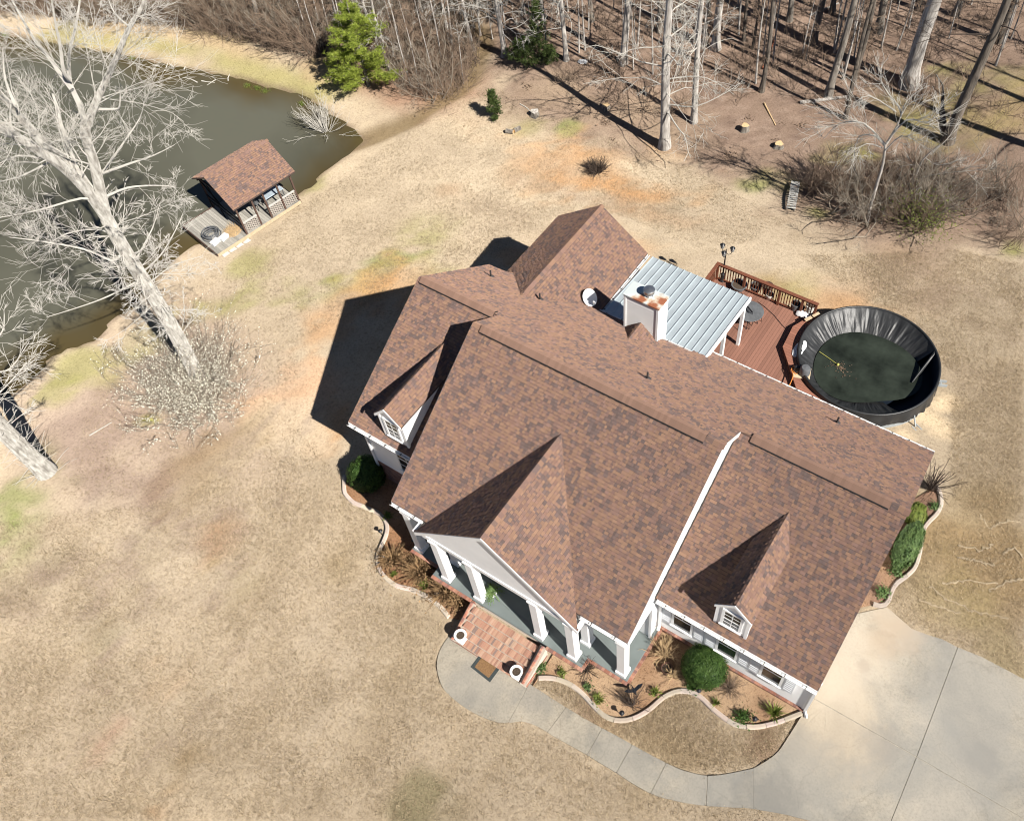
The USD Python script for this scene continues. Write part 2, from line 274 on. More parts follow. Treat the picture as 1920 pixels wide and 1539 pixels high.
def height(x, y):
    x, y = np.asarray(x, float), np.asarray(y, float); q = np.stack([np.clip(x, -130, 60).ravel(), np.clip(y, -60, 110).ravel()], 1)
    z = RB(q).reshape(x.shape); d = shapely.distance(POND.exterior, shapely.points(x, y)); ins = shapely.contains_xy(POND, x, y)
    t = np.clip(d / 3.0, 0, 1); t = t * t * (3 - 2 * t)
    land = ZW + (np.maximum(z, ZW + 0.25) - ZW) * (0.25 + 0.75 * t) * np.clip(d / 0.5, 0, 1)
    return np.where(ins, ZW - 0.08 - np.minimum(d * 0.25, 1.2), land)
def hz(x, y): return float(height(np.array([x]), np.array([y]))[0])
def G(px, py, dz=0.0):
    """The point of the ground seen at a place of the photograph."""
    z = -1.5
    for _ in range(14): p = on_z(px, py, z + dz); z = 0.5 * z + 0.5 * hz(p[0], p[1])
    return np.array([p[0], p[1], hz(p[0], p[1])])
def Gs(pts): return [G(*p)[:2] for p in pts]
def smooth_line(pts, n=4):
    p = np.array(pts, float); out = []
    for i in range(len(p) - 1):
        a, b, c, d = p[max(i - 1, 0)], p[i], p[i + 1], p[min(i + 2, len(p) - 1)]
        for t in np.arange(n) / n: out.append(0.5 * (2 * b + (c - a) * t + (2 * a - 5 * b + 4 * c - d) * t * t + (3 * b - a - 3 * c + d) * t ** 3))
    out.append(p[-1]); return np.array(out)

# outlines of the paved ground, in plan
WALK_OUT = [(847.7,1188),(835,1202),(822,1228),(820,1257),(831,1290),(856.8,1315.5),(889.6,1337),(926,1352),(951.6,1355),(980.8,1352.7),(1010,1363),(1039,1381),(1083,1405),(1119.4,1426.7),(1155.8,1448.6),(1192,1472),(1228.8,1490.5),(1276,1503),(1327,1510.6),(1393,1514),(1413,1516)]
WALK_IN = [(1413,1440),(1400,1443),(1363.6,1450.4),(1327,1454),(1290.7,1446.8),(1265,1437.6),(1228.8,1419.4),(1192,1399.4),(1155.8,1379),(1112,1355.6),(1064.6,1328),(1028,1304.6),(991.7,1280.8)]
walk_poly = Polygon(np.vstack([smooth_line(Gs(WALK_OUT)), smooth_line(Gs(WALK_IN)), [(-8.6, -2.9), (-11.5, -2.9)]])).buffer(0)
drive_edge = [(1413,1440),(1438.8,1424.9),(1460.6,1406.6),(1482.5,1373.8),(1504.4,1339)]
mud_edge = [(1663,1138.6),(1708.6,1178.7),(1738,1190),(1767,1198.8),(1794,1213),(1840,1231.6),(1920,1273.5)]
low_edge = [(1413,1516),(1475,1527),(1522,1539)]
de, me_, le = smooth_line(Gs(drive_edge)), np.array(Gs(mud_edge)), np.array(Gs(low_edge))
drive_poly = Polygon(np.vstack([de, [(-0.1, 0.39), (-0.1, 4.2)], me_, [(22.0, me_[-1][1] + 1.0), (22.0, -14.0), (le[-1][0] + 6, -12.5), (le[-1][0] + 1.5, le[-1][1] - 2.0)], le[::-1]])).buffer(0)
HOUSE = shapely.union_all([sbox(-18.4, .4, -14.6, 8.8), sbox(-14.65, -1.75, -5.55, 9.1), sbox(-5.6, .4, -.1, 9.9), sbox(-13.3, -2.15, -7.2, -1.6), sbox(-17.8, 8, -13.6, 13.1)])
EDGE_L = [(647,893),(645.5,905),(646,911.7),(647,924.7),(654.7,935),(665,944),(679.4,949.4),(695,956),(708,961),(718,970),(725.5,982),(726.8,995),(723,1009),(716.4,1023.7),(709.5,1040),(709,1056),(718,1078),(743.7,1098.5),(773,1105.8),(805.7,1122),(827.6,1140),(842,1158)]
EDGE_R = [(1010,1271.7),(1035.4,1271.7),(1064.6,1280.8),(1090,1299),(1112,1322.7),(1134,1342.8),(1159.4,1351),(1188.6,1346.4),(1217.7,1330),(1243,1308),(1268.8,1296.5),(1292,1297),(1313,1307),(1336.7,1330),(1365.8,1352),(1384,1360),(1417,1363),(1453,1355.5),(1482.5,1344.6),(1502.6,1337)]
EDGE_S = [(1754,912),(1761,925),(1763.8,945.8),(1756,964),(1741.7,978),(1732.6,990),(1728,1005),(1726,1022),(1722,1042),(1714.4,1065),(1698.8,1081),(1680.6,1094),(1670,1112),(1663.7,1130),(1652,1136.8),(1636.4,1133)]
el, er, es = (smooth_line(Gs(e)) for e in (EDGE_L, EDGE_R, EDGE_S))
bed_l = Polygon(np.vstack([el, [(-11.7, -2.9), (-11.7, -1.0), (-14.6, -0.5), (-14.6, 0.8), (-17.6, 0.8)]])).buffer(0)
bed_r = Polygon(np.vstack([er, [(-0.15, 0.8), (-5.6, 0.8), (-5.6, -1.2), (-8.2, -1.5), (-8.2, -3.6)]])).buffer(0)
bed_s = Polygon(np.vstack([es, [(-0.3, 4.3), (-0.3, 9.0)]])).buffer(0)
PADS = shapely.union_all([walk_poly, drive_poly, HOUSE]); shapely.prepare(PADS)
BEDS = shapely.union_all([bed_l, bed_r, bed_s]); shapely.prepare(BEDS)

def axis(a, b, h, lo, hi):
    c = list(np.arange(a, b + h / 2, h)); s = h
    while c[-1] < hi: s *= 1.35; c.append(c[-1] + s)
    s = h
    while c[0] > lo: s *= 1.35; c.insert(0, c[0] - s)
    return np.array(c)
gx, gy = axis(-78, 16, 0.36, -700, 700), axis(-24, 58, 0.36, -700, 700)
X, Y = np.meshgrid(gx, gy); Z = height(X, Y)
nz = lambda s, seed, o=3: meshkit.fbm(np.stack([X * s, Y * s, 0 * X], -1), o, seed)
pad_in = shapely.contains_xy(PADS, X, Y)
Z = Z + (nz(0.8, 3) - 0.5) * 0.10 * np.clip(shapely.distance(PADS, shapely.points(X, Y)) / 2, 0, 1) * ~shapely.contains_xy(POND, X, Y)
dpad = shapely.distance(PADS.boundary, shapely.points(X, Y)); Z -= np.where(pad_in & (dpad > 0.12), 0.14, 0.0)
dbed = shapely.contains_xy(BEDS, X, Y); Z -= np.where(dbed, 0.05, 0.0)
n1, n2, n3, n4 = nz(0.11, 11), nz(0.35, 12, 4), nz(0.07, 13), nz(1.1, 14, 3)
def mixc(c, col, a): return c * (1 - a[..., None]) + np.asarray(col) * a[..., None]
sst = lambda x, a, b: (lambda t: t * t * (3 - 2 * t))(np.clip((x - a) / (b - a), 0, 1))
C = np.broadcast_to(np.array([0.40, 0.328, 0.238]), X.shape + (3,)).copy()
C = mixc(C, (0.35, 0.28, 0.188), sst(n2, 0.42, 0.62) * 0.4); C = mixc(C, (0.455, 0.372, 0.265), sst(n1, 0.5, 0.68) * 0.7)
def region(pts, z_guess=None): return Polygon(Gs(pts)).buffer(0)
def soft(poly, w): 
    p = shapely.points(X, Y); d = shapely.distance(poly.exterior, p); d = np.where(shapely.contains_xy(poly, X, Y), d, -d); return sst(d + (n2 - 0.5) * w * 3 + (n4 - 0.5) * w * 1.2, -w, w)
# leaf litter under the wood: right of the ditch, and the far bank
wood = Polygon(Gs([(905,125),(930,195),(1010,235),(1090,262),(1180,300),(1260,305),(1340,330),(1420,340),(1475,390),(1530,420),(1600,450),(1720,460),(1850,455)]) + [(14, 26), (60, 40), (60, 400), (-60, 400), (-60, 60), tuple(G(905, 10)[:2])]).buffer(0)
C = mixc(C, (0.212, 0.148, 0.113), soft(wood, 1.6) * 0.9)
wsf = soft(wood, 1.6); n5 = nz(2.2, 71, 3); C = mixc(C, (0.135, 0.092, 0.072), sst(n5 * .6 + n4 * .4, .52, .66) * .6 * wsf); C = mixc(C, (0.30, 0.225, 0.175), sst(nz(2.6, 72, 3), .56, .70) * .55 * wsf)
C = mixc(C, (0.27, 0.195, 0.145), soft(region([(1480,395),(1560,425),(1700,452),(1918,470),(1918,420),(1800,400),(1600,400)]), 2.0) * 0.7)
C = mixc(C, (0.31, 0.235, 0.165), soft(region([(920,150),(1080,215),(1230,290),(1330,260),(1250,170),(1100,150)]), 2.0) * 0.75)
thick = Polygon([tuple(p) for p in Gs([(0,30),(150,42),(300,52),(430,78),(540,108),(600,128),(690,160),(790,215),(905,130)])] + [tuple(G(905, 5)[:2]), (-60, 200), (-200, 200), (-200, 18)]).buffer(0)
C = mixc(C, (0.17, 0.125, 0.09), soft(thick, 1.2) * 0.95)
C = mixc(C, (0.40, 0.24, 0.16), soft(region([(690,165),(800,215),(850,205),(900,140),(800,130),(700,135)]), 1.5) * 0.55)
# left slope: pinkish old leaves, moss
C = mixc(C, (0.35, 0.272, 0.218), soft(region([(20,740),(200,640),(320,560),(420,560),(520,650),(560,780),(520,900),(380,960),(240,960),(120,930),(0,960)]), 2.5) * 0.8)
C = mixc(C, (0.40, 0.33, 0.245), soft(region([(0,1040),(200,1000),(420,960),(560,940),(640,1000),(640,1400),(300,1539),(0,1539)]), 4.0) * 0.75)
def blob(px, py, r, col, a, s=(1, 1), ang=0.0):
    global C; a = min(1.0, a * 1.3)
    p = G(px, py); dx, dy = X - p[0], Y - p[1]; ca, sa = math.cos(ang), math.sin(ang)
    d = np.hypot((dx * ca + dy * sa) / s[0], (-dx * sa + dy * ca) / s[1]) / r
    C = mixc(C, col, sst(1.25 - d + (n2 - 0.5) * 2.4 + (n4 - 0.5) * 1.3, 0.1, 1.0) * a)
MOSS, GRASS, CLAY, PALE, LITTER, DRY = (0.245, 0.25, 0.07), (0.18, 0.215, 0.06), (0.42, 0.25, 0.125), (0.47, 0.39, 0.285), (0.21, 0.15, 0.125), (0.32, 0.24, 0.12)
for b in [(150,680,1.7,MOSS,.45,(1.5,.8),.5),(90,745,1.1,MOSS,.4),(270,620,1.6,(0.36,.33,.2),.5),(290,785,.5,(0.36,.37,.08),.9),(500,560,2.6,MOSS,.55,(1.6,.8),.5),(720,490,1.6,GRASS,.6,(1.8,.6),.6),(600,545,1.6,GRASS,.4),(700,520,2.2,MOSS,.5,(1.8,.7),.6),(800,430,2.0,MOSS,.35),(450,510,1.5,MOSS,.4),(380,500,1.2,PALE,.5),
          (30,930,2.2,GRASS,.55),(15,1000,1.6,GRASS,.6),(100,1080,2.0,(0.3,.26,.17),.4),(330,400,2,MOSS,.3),(590,340,1.2,MOSS,.4),
          (600,620,2.6,CLAY,.55),(700,535,2.4,CLAY,.5),(560,740,2.6,(0.50,.34,.22),.7),(620,800,1.6,CLAY,.6),(760,520,1.5,CLAY,.6),(540,820,2.2,PALE,.6),(1120,345,4.2,CLAY,.75,(1.6,.8)),(1230,330,2.2,PALE,.8,(1.5,.7)),(1000,310,3.0,CLAY,.6),(960,480,1.2,CLAY,.6),(1180,360,2.0,CLAY,.75),(880,330,5.0,PALE,.5),(760,330,3.5,PALE,.45),
          (350,900,1.6,LITTER,.8,(2.0,.5),-.9),(400,840,1.2,LITTER,.6),(300,930,1.2,LITTER,.85,(1.8,.6),-.9),(380,880,2.6,DRY,.35),(250,900,2.0,LITTER,.35),(420,990,1.5,LITTER,.4),(180,830,2.5,LITTER,.35),
          (1560,560,2.0,CLAY,.55,(2.2,.7),.1),(1450,530,1.4,DRY,.7),(1500,535,1.2,MOSS,.35),(1600,560,1.6,CLAY,.5),(1480,490,3.0,PALE,.45,(2.5,.7)),(1700,520,2.5,(0.33,.25,.18),.5),(1900,470,.9,MOSS,.8),(1770,500,3,(0.34,.26,.19),.45),(1840,500,1.5,PALE,.5),
          (1740,790,.9,(0.62,.5,.34),.9,(1.4,.8)),(1690,815,.7,(0.62,.5,.34),.9),(1770,760,.6,(0.62,.5,.34),.8),
          (1450,340,1.6,MOSS,.35),(1420,350,1.2,GRASS,.35),(1530,400,.8,MOSS,.5),(1600,290,1.8,MOSS,.45),(1760,210,3.0,MOSS,.2),(1850,165,2.4,MOSS,.3),(1880,200,2.5,DRY,.4),(1700,255,1.5,MOSS,.45),(1650,300,1.2,MOSS,.4),(1000,238,1.2,MOSS,.3),(1060,240,.8,GRASS,.5),
          (800,1080,.5,LITTER,.2),(260,1500,1.6,(0.25,.18,.09),.75),(290,1525,1.0,CLAY,.6),(210,1380,1.2,(0.36,.25,.18),.7,(.6,1.4)),(60,1150,1.8,LITTER,.35),(140,1070,1.4,LITTER,.4),(430,1020,1.2,CLAY,.3),(640,1060,1.2,DRY,.5),(460,1100,1.6,(0.34,.30,.15),.45),(320,1270,1.3,CLAY,.25),(800,1520,1.2,(0.22,.19,.11),.7),(170,1170,1.6,(0.27,.24,.15),.4),(240,1060,1.5,(0.27,.25,.16),.35),
          (1850,1010,2.6,DRY,.35),(1880,1080,2.6,(0.31,.22,.115),.45),(1800,1060,2.0,(0.33,.24,.13),.4),(1780,1130,1.5,(0.31,.25,.13),.5),(1880,1230,1.5,(0.33,.27,.15),.5),(1120,1330,1.4,(0.28,.19,.13),.5),(1230,1400,2.2,(0.37,.28,.16),.4),(1440,1390,.8,(0.26,.18,.12),.7)]: blob(*b)
# mower passes and worn lines: streaks along the front lawn
sa_, sb_ = G(150, 1350)[:2], G(420, 980)[:2]; sd0 = (sb_ - sa_) / np.linalg.norm(sb_ - sa_); q1, q2 = X * sd0[0] + Y * sd0[1], -X * sd0[1] + Y * sd0[0]
st1, st2 = meshkit.fbm(np.stack([q1 * .10, q2 * .75, 0 * X], -1), 4, 61), meshkit.fbm(np.stack([q1 * .22, q2 * 1.5, 0 * X], -1), 4, 62)
fl_ = soft(region([(0, 980), (330, 930), (560, 800), (660, 960), (760, 1120), (830, 1260), (1000, 1370), (1300, 1539), (0, 1539)]), 3.0)
C = mixc(C, (0.325, 0.26, 0.178), sst(st1, .5, .64) * .6 * fl_); C = mixc(C, (0.43, 0.36, 0.27), sst(st2, .52, .66) * .5 * fl_); C = mixc(C, (0.27, 0.205, 0.165), sst(st2 * .6 + n4 * .4, .60, .70) * .55 * fl_ * sst(-X, 14, 22))
st3 = meshkit.fbm(np.stack([X * .16, Y * .6, 0 * X], -1), 4, 63); bk_ = soft(region([(560, 640), (620, 520), (850, 400), (1000, 300), (1300, 330), (1500, 430), (1900, 480), (1900, 640), (1780, 700), (1560, 540), (1240, 430), (960, 460)]), 2.5)
C = mixc(C, (0.30, 0.23, 0.165), sst(st3, .52, .68) * .5 * bk_); C = mixc(C, (0.42, 0.295, 0.185), sst(n1 * .5 + n2 * .5, .52, .64) * .5 * bk_); C = mixc(C, (0.46, 0.38, 0.28), sst(st2, .54, .68) * .5 * bk_)
# the far bank: a green strip of grass between the water and the thicket
bank = LineString(Gs([(100,68),(240,80),(350,96),(450,120),(560,150),(600,180)])).buffer(1.3)
C = mixc(C, (0.29, 0.265, 0.10), soft(bank, 1.4) * 0.75)
C = mixc(C, (0.42, 0.31, 0.20), soft(LineString(Gs([(180,44),(300,58),(430,88),(540,112),(600,135)])).buffer(0.5), 0.7) * 0.7)
C = C * (1 - .10 * sst(-X, 24, 34) * sst(Y, -4, 4))[..., None]
# wet margin of the pond and the ditch that feeds it
ditch = LineString(Gs([(668,270),(715,250),(755,232),(800,205),(850,175),(885,140),(905,95),(900,60)])); dd = shapely.distance(ditch, shapely.points(X, Y))
Z -= 0.28 * np.exp(-(dd / 0.75) ** 2) * ~shapely.contains_xy(POND, X, Y)
C = mixc(C, (0.16, 0.115, 0.06), sst(-dd + (n2 - .5) * 1.2, -1.1, -0.25) * 0.85)
dsh = shapely.distance(POND.exterior, shapely.points(X, Y)); C = mixc(C, (0.15, 0.11, 0.075), sst(-dsh + (n4 - .5) * .5, -0.55, -0.05) * 0.8)
C = mixc(C, (0.13, 0.12, 0.06), shapely.contains_xy(POND, X, Y) * 1.0)
# bare runs in the lawn right of the house
TRACKS = [[(1838,965),(1855,990),(1880,978),(1915,980)],[(1800,1025),(1840,1030),(1862,1022)],[(1795,1045),(1830,1050),(1865,1062)],[(1770,1095),(1810,1090),(1870,1095)],[(1745,1103),(1800,1135),(1850,1150),(1890,1160)],[(1720,1125),(1760,1138),(1800,1150)],[(1850,1108),(1890,1092),(1918,1085)],[(1880,1040),(1900,1028),(1919,1045)]]
C = np.clip(C, 0.01, 0.9)
i = np.arange(len(gy) - 1)[:, None] * len(gx); j = np.arange(len(gx) - 1)[None]; k = (i + j).ravel()
gm = MB(); gm.add(np.stack([X, Y, Z], -1).reshape(-1, 3), np.stack([k, k + 1, k + len(gx) + 1, k + len(gx)], 1), C.reshape(-1, 3))
gm.build('ground', 'ground_look', smooth=True, kind='structure')
WJOB = True

def sheet(mb, poly, off, thick=0.12, size=0.7, zf=None, col=None):
    """A slab that follows the ground: triangulated plan, lifted, with side walls."""
    zf = zf or (lambda x, y: height(x, y))
    for g in geoms(poly):
        g = g.segmentize(size); v, f = trimesh.creation.triangulate_polygon(g, engine='earcut')
        v, f = trimesh.remesh.subdivide_to_size(np.column_stack([v, 0 * v[:, 0]]), f, size * 1.6); v = trimesh.Trimesh(v, f); v.merge_vertices(); f, v = v.faces, v.vertices.copy()
        a = v[f]; flip = np.cross(a[:, 1] - a[:, 0], a[:, 2] - a[:, 0])[:, 2] < 0; f = np.where(flip[:, None], f[:, ::-1], f)
        v[:, 2] = zf(v[:, 0], v[:, 1]) + off; mb.add(v, f, col)
        for ring in [g.exterior, *g.interiors]:
            r = np.array(ring.coords)[:-1]; n = len(r); z = zf(r[:, 0], r[:, 1]) + off
            top, bot = np.column_stack([r, z]), np.column_stack([r, z - thick]); q = np.arange(n); q2 = (q + 1) % n
            fq = np.stack([q, q2, q2 + n, q + n], 1); fq = fq[:, ::-1] if ring.is_ccw else fq
            mb.add(np.vstack([top, bot]), fq, col)
w = MB(); sheet(w, POND.buffer(0.25).simplify(.02), 0.0, 0.03, 1.0, zf=lambda x, y: np.full(np.shape(x), ZW), col=(1, 1, 1)); v = np.vstack(w.v)
ds = shapely.distance(POND.exterior, shapely.points(v[:, 0], v[:, 1])); k = sst(-ds + (meshkit.fbm(np.column_stack([v[:, :2] * .3, 0 * v[:, 0]]), 3, 9) - .5) * 3, -2.6, -.1)[:, None]
w.c = [np.array((0.100, 0.099, 0.074)) * (1 - k) + np.array((0.082, 0.062, 0.026)) * k]; w.v = [v]; w.build('pond_water', 'water', kind='structure')
# driveway and walk: one slab per bay between the joints
concrete_mat('concrete', [(G(1619, 1250), .3, (0.13, 0.10, 0.08), .75), (G(1676, 1190), 1.0, (0.27, 0.21, 0.15), .8), (G(1690, 1165), 1.3, (0.40, 0.33, 0.25), .7), (G(1640, 1215), .7, (0.36, .28, .2), .5), (G(1560, 1340), 2.4, (.44, .365, .27), .6), (G(1580, 1240), 2.0, (.44, .38, .30), .6),
    (G(1480, 1480), 2.2, (.23, .225, .205), .6), (G(900, 1290), 1.4, (.24, .23, .205), .45), (G(1180, 1410), 1.6, (.23, .225, .205), .45), (G(1330, 1490), 1.6, (.235, .23, .21), .5), (G(1820, 1330), 3.2, (.27, .26, .235), .6), (G(1760, 1480), 2.6, (.24, .235, .215), .5), (G(1440, 1500), 1.2, (.17, .165, .15), .6), (G(1000, 1300), 1.0, (.2, .195, .18), .4), (G(1650, 1390), .8, (.24, .22, .19), .5), (G(1835, 1420), .7, (.22, .21, .19), .5)])
for nm, poly, joints in (('walkway', walk_poly, [[(993.5,1279),(949,1362)],[(1064,1322),(1025,1374)],[(1130,1363),(1096,1422)],[(1186,1394),(1153,1452)],[(1250,1428),(1218,1490)],[(1327,1450),(1323,1514)]]),
                          ('driveway', drive_poly, [[(1797,1208),(1717.7,1419),(1669,1541)],[(1524,1309),(1717.7,1419),(1925,1539)]])):
    root = UsdGeom.Xform.Define(stage, numbered('/World', nm)); tag(root, kind='structure')
    cut = poly
    for jt in joints:
        p = np.array(Gs(jt)); a = p[0] - (p[1] - p[0]) * 0.15; b = p[-1] + (p[-1] - p[-2]) * (4.0 if nm == 'driveway' else 0.15); cut = cut.difference(LineString([a, *p[1:-1], b]).buffer(0.011))
    m = MB(); sheet(m, poly.buffer(-.03), 0.022, 0.1); m.build('joint_fill', 'joint_fill', root.GetPrim())
    for g in geoms(cut):
        m = MB(); sheet(m, g.buffer(-0.002), 0.035, 0.16); m.build('slab', 'concrete', root.GetPrim())
tk = MB(); rng = np.random.default_rng(66)
for pts in TRACKS:
    ln = smooth_line(Gs(pts), 7); ln = ln + rng.normal(0, .035, ln.shape); wv = LineString(ln).buffer(.022)
    for s_ in np.arange(0, len(ln), 2): wv = wv.union(Point(*ln[s_]).buffer(rng.uniform(.02, .06)))
    sheet(tk, wv.simplify(.01), .03, .05, .4, col=np.array((.44, .36, .25)) * rng.uniform(.9, 1.05))
tk.build('worn_tracks', 'ground_look', kind='structure')
# mulch beds
MUL = {'bed_l': (bed_l, (0.30, 0.165, 0.09)), 'bed_r': (bed_r, (0.47, 0.335, 0.215)), 'bed_s': (bed_s, (0.27, 0.17, 0.12))}
for nm, (poly, c) in MUL.items():
    m = MB(); sheet(m, poly, 0.03, 0.1, 0.35, col=(1, 1, 1)); v = np.vstack(m.v)
    nn = meshkit.fbm(np.column_stack([v[:, :2] * 0.9, 0 * v[:, 0]]), 4, 21); red = np.clip((nn - 0.45) * 4, 0, 1)[:, None]; extra = np.clip(1 - np.hypot(v[:, 0] + 5.0, v[:, 1] + 0.2) / 1.6, 0, 1)[:, None] if nm == 'bed_r' else 0
    m.c = [np.array(c) * (1 - red) + np.array([0.38, 0.24, 0.145]) * red]; m.c = [m.c[0] * (1 - extra) + np.array([0.37, 0.235, 0.14]) * extra]
    v[:, 2] += (meshkit.fbm(np.column_stack([v[:, :2] * 3.5, 0 * v[:, 0]]), 3, 5) - 0.5) * 0.05; m.v = [v]
    m.build('mulch_bed', 'mulch_look', kind='structure')
# curved edging: concrete blocks laid end to end, a thing per bed
def edging(line, label, w=0.15, h=0.13):
    t = thing('bed_edging', label, 'garden edging', group=None)
    ls = LineString(line); n = int(ls.length / 0.62); d = np.linspace(0, ls.length, n + 1); rng = np.random.default_rng(len(line))
    for a, b in zip(d[:-1], d[1:]):
        q = np.array([ls.interpolate(s).coords[0] for s in np.linspace(a + 0.006, b - 0.006, 4)]); tn = np.gradient(q, axis=0); tn /= np.linalg.norm(tn, axis=1)[:, None]; nm = np.stack([-tn[:, 1], tn[:, 0]], 1)
        z = height(q[:, 0], q[:, 1]) + rng.uniform(-.006, .006); tc = np.array([0.52, 0.445, 0.375]) * rng.uniform(.8, 1.12) * (1, rng.uniform(.95, 1.03), rng.uniform(.92, 1.05)); m = MB(); sec = [(-w / 2, -.12), (w / 2, -.12), (w / 2, h - .03), (w / 2 - .03, h), (-w / 2 + .03, h), (-w / 2, h - .03)]
        v = np.array([[[*(q[i] + nm[i] * o), z[i] + dz] for o, dz in sec] for i in range(4)]).reshape(-1, 3); i, j = np.arange(3)[:, None] * 6, np.arange(6)[None]; k = (j + 1) % 6
        f = np.stack([i + j, i + k, i + 6 + k, i + 6 + j], -1).reshape(-1, 4)[:, ::-1]; m.add(v, f); m.add(v[:6], [[0, 1, 2, 5], [2, 3, 4, 5]]); m.add(v[-6:], [[5, 2, 1, 0], [5, 4, 3, 2]]); m.col = True; m.c = [np.ones((len(c_), 3)) * tc for c_ in m.c]
        m.build('edging_block', 'edging', t)
edging(el, 'pale curving concrete garden edging round the bed left of the brick steps')
edging(er, 'pale wavy concrete edging between the front lawn and the straw mulch bed')
edging(es, 'pale curved edging round the narrow side bed by the driveway')
# ------------------------------------------------------------------ the house
house = thing('house', 'large white house with brown shingled gables, two dormers and a columned front porch', 'house')
FLOOR, SIDE0 = -0.10, 0.14            # porch floor, lower edge of the siding
RF = lambda y: 3.12 + 0.6016 * y
BK = lambda y: 6.17 - 0.716 * (y - 5.07)
MF = lambda y: 3.372 + 0.678 * (y + 1.808)
rngS = np.random.default_rng(7)
DKF = np.clip((np.random.default_rng(9).random((64, 256)) - .70) * 4.5, 0, .85)
SH = np.array([(0.26, 0.168, 0.124), (0.245, 0.157, 0.126), (0.285, 0.185, 0.132), (0.205, 0.137, 0.118), (0.14, 0.108, 0.102), (0.165, 0.124, 0.117), (0.25, 0.165, 0.14), (0.18, 0.128, 0.112)])
SH = SH * np.array([1.03, 0.975, 0.925])
SHP = np.array([.27, .19, .17, .11, .04, .06, .10, .06]); SHD = np.array([.06, .06, .02, .16, .25, .28, .05, .12])
def roof(name, poly, P0, up, slope, thick=0.16, parent=None, exposure=0.113, skip=False, label=None):
    """One roof plane: a solid deck in plan polygon poly; z = P0.z + slope * (p - P0).up; its shingles lie on it course by course."""
    up = np.array(up, float); sd = np.array([up[1], -up[0]]); P0 = np.array(P0, float); k = math.sqrt(1 + slope * slope)
    zf = lambda p: P0[2] + slope * ((p - P0[:2]) @ up)
    g = Polygon(poly); g = g if g.exterior.is_ccw else Polygon(list(g.exterior.coords)[::-1])
    v, f = trimesh.creation.triangulate_polygon(g, engine='earcut'); a = np.column_stack([v, 0 * v[:, 0]])[f]
    f = np.where((np.cross(a[:, 1] - a[:, 0], a[:, 2] - a[:, 0])[:, 2] < 0)[:, None], f[:, ::-1], f); z = np.array([zf(p) for p in v])
    d = MB(); d.add(np.column_stack([v, z]), f); d.add(np.column_stack([v, z - thick]), f[:, ::-1])
    r = np.array(g.exterior.coords)[:-1]; n = len(r); zr = np.array([zf(p) for p in r]); q = np.arange(n); q2 = (q + 1) % n
    d.add(np.vstack([np.column_stack([r, zr]), np.column_stack([r, zr - thick])]), np.stack([q2, q, q + n, q2 + n], 1)[:, ::-1])
    deck = d.build(name, 'roof_deck', parent if parent is not None else house, label=label)
    # shingles in (s, t): s along the eave, t up the slope on the surface
    st = Polygon([((p - P0[:2]) @ sd, ((p - P0[:2]) @ up) * k) for p in r]); s0, t0, s1, t1 = st.bounds
    nrm = np.array([-slope * up[0], -slope * up[1], 1.0]) / k
    V, Fa, Cc, n = [], [], [], 0
    def spans(t):
        x = st.intersection(LineString([(s0 - 1, t), (s1 + 1, t)])); return sorted([(q.bounds[0], q.bounds[2]) for q in getattr(x, 'geoms', [x]) if q.length > 0.02])
    nc = int(math.ceil((t1 - t0) / exposure))
    for c in range(nc):
        t_i = c + int(P0[0] * 7) % 20; ta, tb = t0 + c * exposure, min(t0 + (c + 1) * exposure, t1); A, B = spans(ta + 1e-3), spans(tb - 1e-3)
        if len(A) != len(B): A = B = spans((ta + tb) / 2)
        for (a0, a1), (b0, b1) in zip(A, B):
            s = min(a0, b0) - rngS.uniform(0, .25); prev_r = False
            while s < max(a1, b1):
                wd = rngS.choice([0.055, 0.08, 0.105, 0.13, 0.16], p=[.18, .27, .27, .18, .10]); e = s + wd; raised = (rngS.random() < 0.85) if not prev_r else (rngS.random() < 0.25); prev_r = raised
                x = np.clip([s, e], a0, a1), np.clip([s, e], b0, b1); s = e
                if x[0][1] - x[0][0] < 0.004 and x[1][1] - x[1][0] < 0.004: continue
                h0, h1 = (0.024 if raised else 0.010), 0.004; tm = ta + (tb - ta) * .83; lerp = lambda k: x[0][k] + (x[1][k] - x[0][k]) * .83; hm = h0 + (h1 - h0) * .83
                P = [(x[0][0], ta, h0), (x[0][1], ta, h0), (lerp(1), tm, hm), (lerp(0), tm, hm), (x[0][0], ta, 0), (x[0][1], ta, 0), (lerp(0), tm, hm), (lerp(1), tm, hm), (x[1][1], tb, h1), (x[1][0], tb, h1)]
                for (ss, tt, hh) in P:
                    p = P0[:2] + sd * ss + up * (tt / k); V.append((p[0] + nrm[0] * hh, p[1] + nrm[1] * hh, P0[2] + slope * tt / k + nrm[2] * hh))
                Fa += [(n, n + 1, n + 2), (n, n + 2, n + 3), (n + 4, n + 5, n + 1), (n + 4, n + 1, n), (n + 6, n + 7, n + 8), (n + 6, n + 8, n + 9)]; n += 10
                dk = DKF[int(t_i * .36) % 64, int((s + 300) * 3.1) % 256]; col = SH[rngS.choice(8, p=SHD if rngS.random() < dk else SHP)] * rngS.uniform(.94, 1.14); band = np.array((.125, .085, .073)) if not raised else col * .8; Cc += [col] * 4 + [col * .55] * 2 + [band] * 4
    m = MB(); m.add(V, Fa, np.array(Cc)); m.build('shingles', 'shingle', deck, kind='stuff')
    return deck
YB_, XL = 5.07, -18.47
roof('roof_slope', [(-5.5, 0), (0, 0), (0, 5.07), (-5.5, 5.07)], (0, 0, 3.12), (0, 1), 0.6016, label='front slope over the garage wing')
roof('roof_slope', [(XL, 0), (-14.7, 0), (-14.7, 5.07), (XL, 5.07)], (XL, 0, 3.12), (0, 1), 0.6016, label='front slope of the left wing')
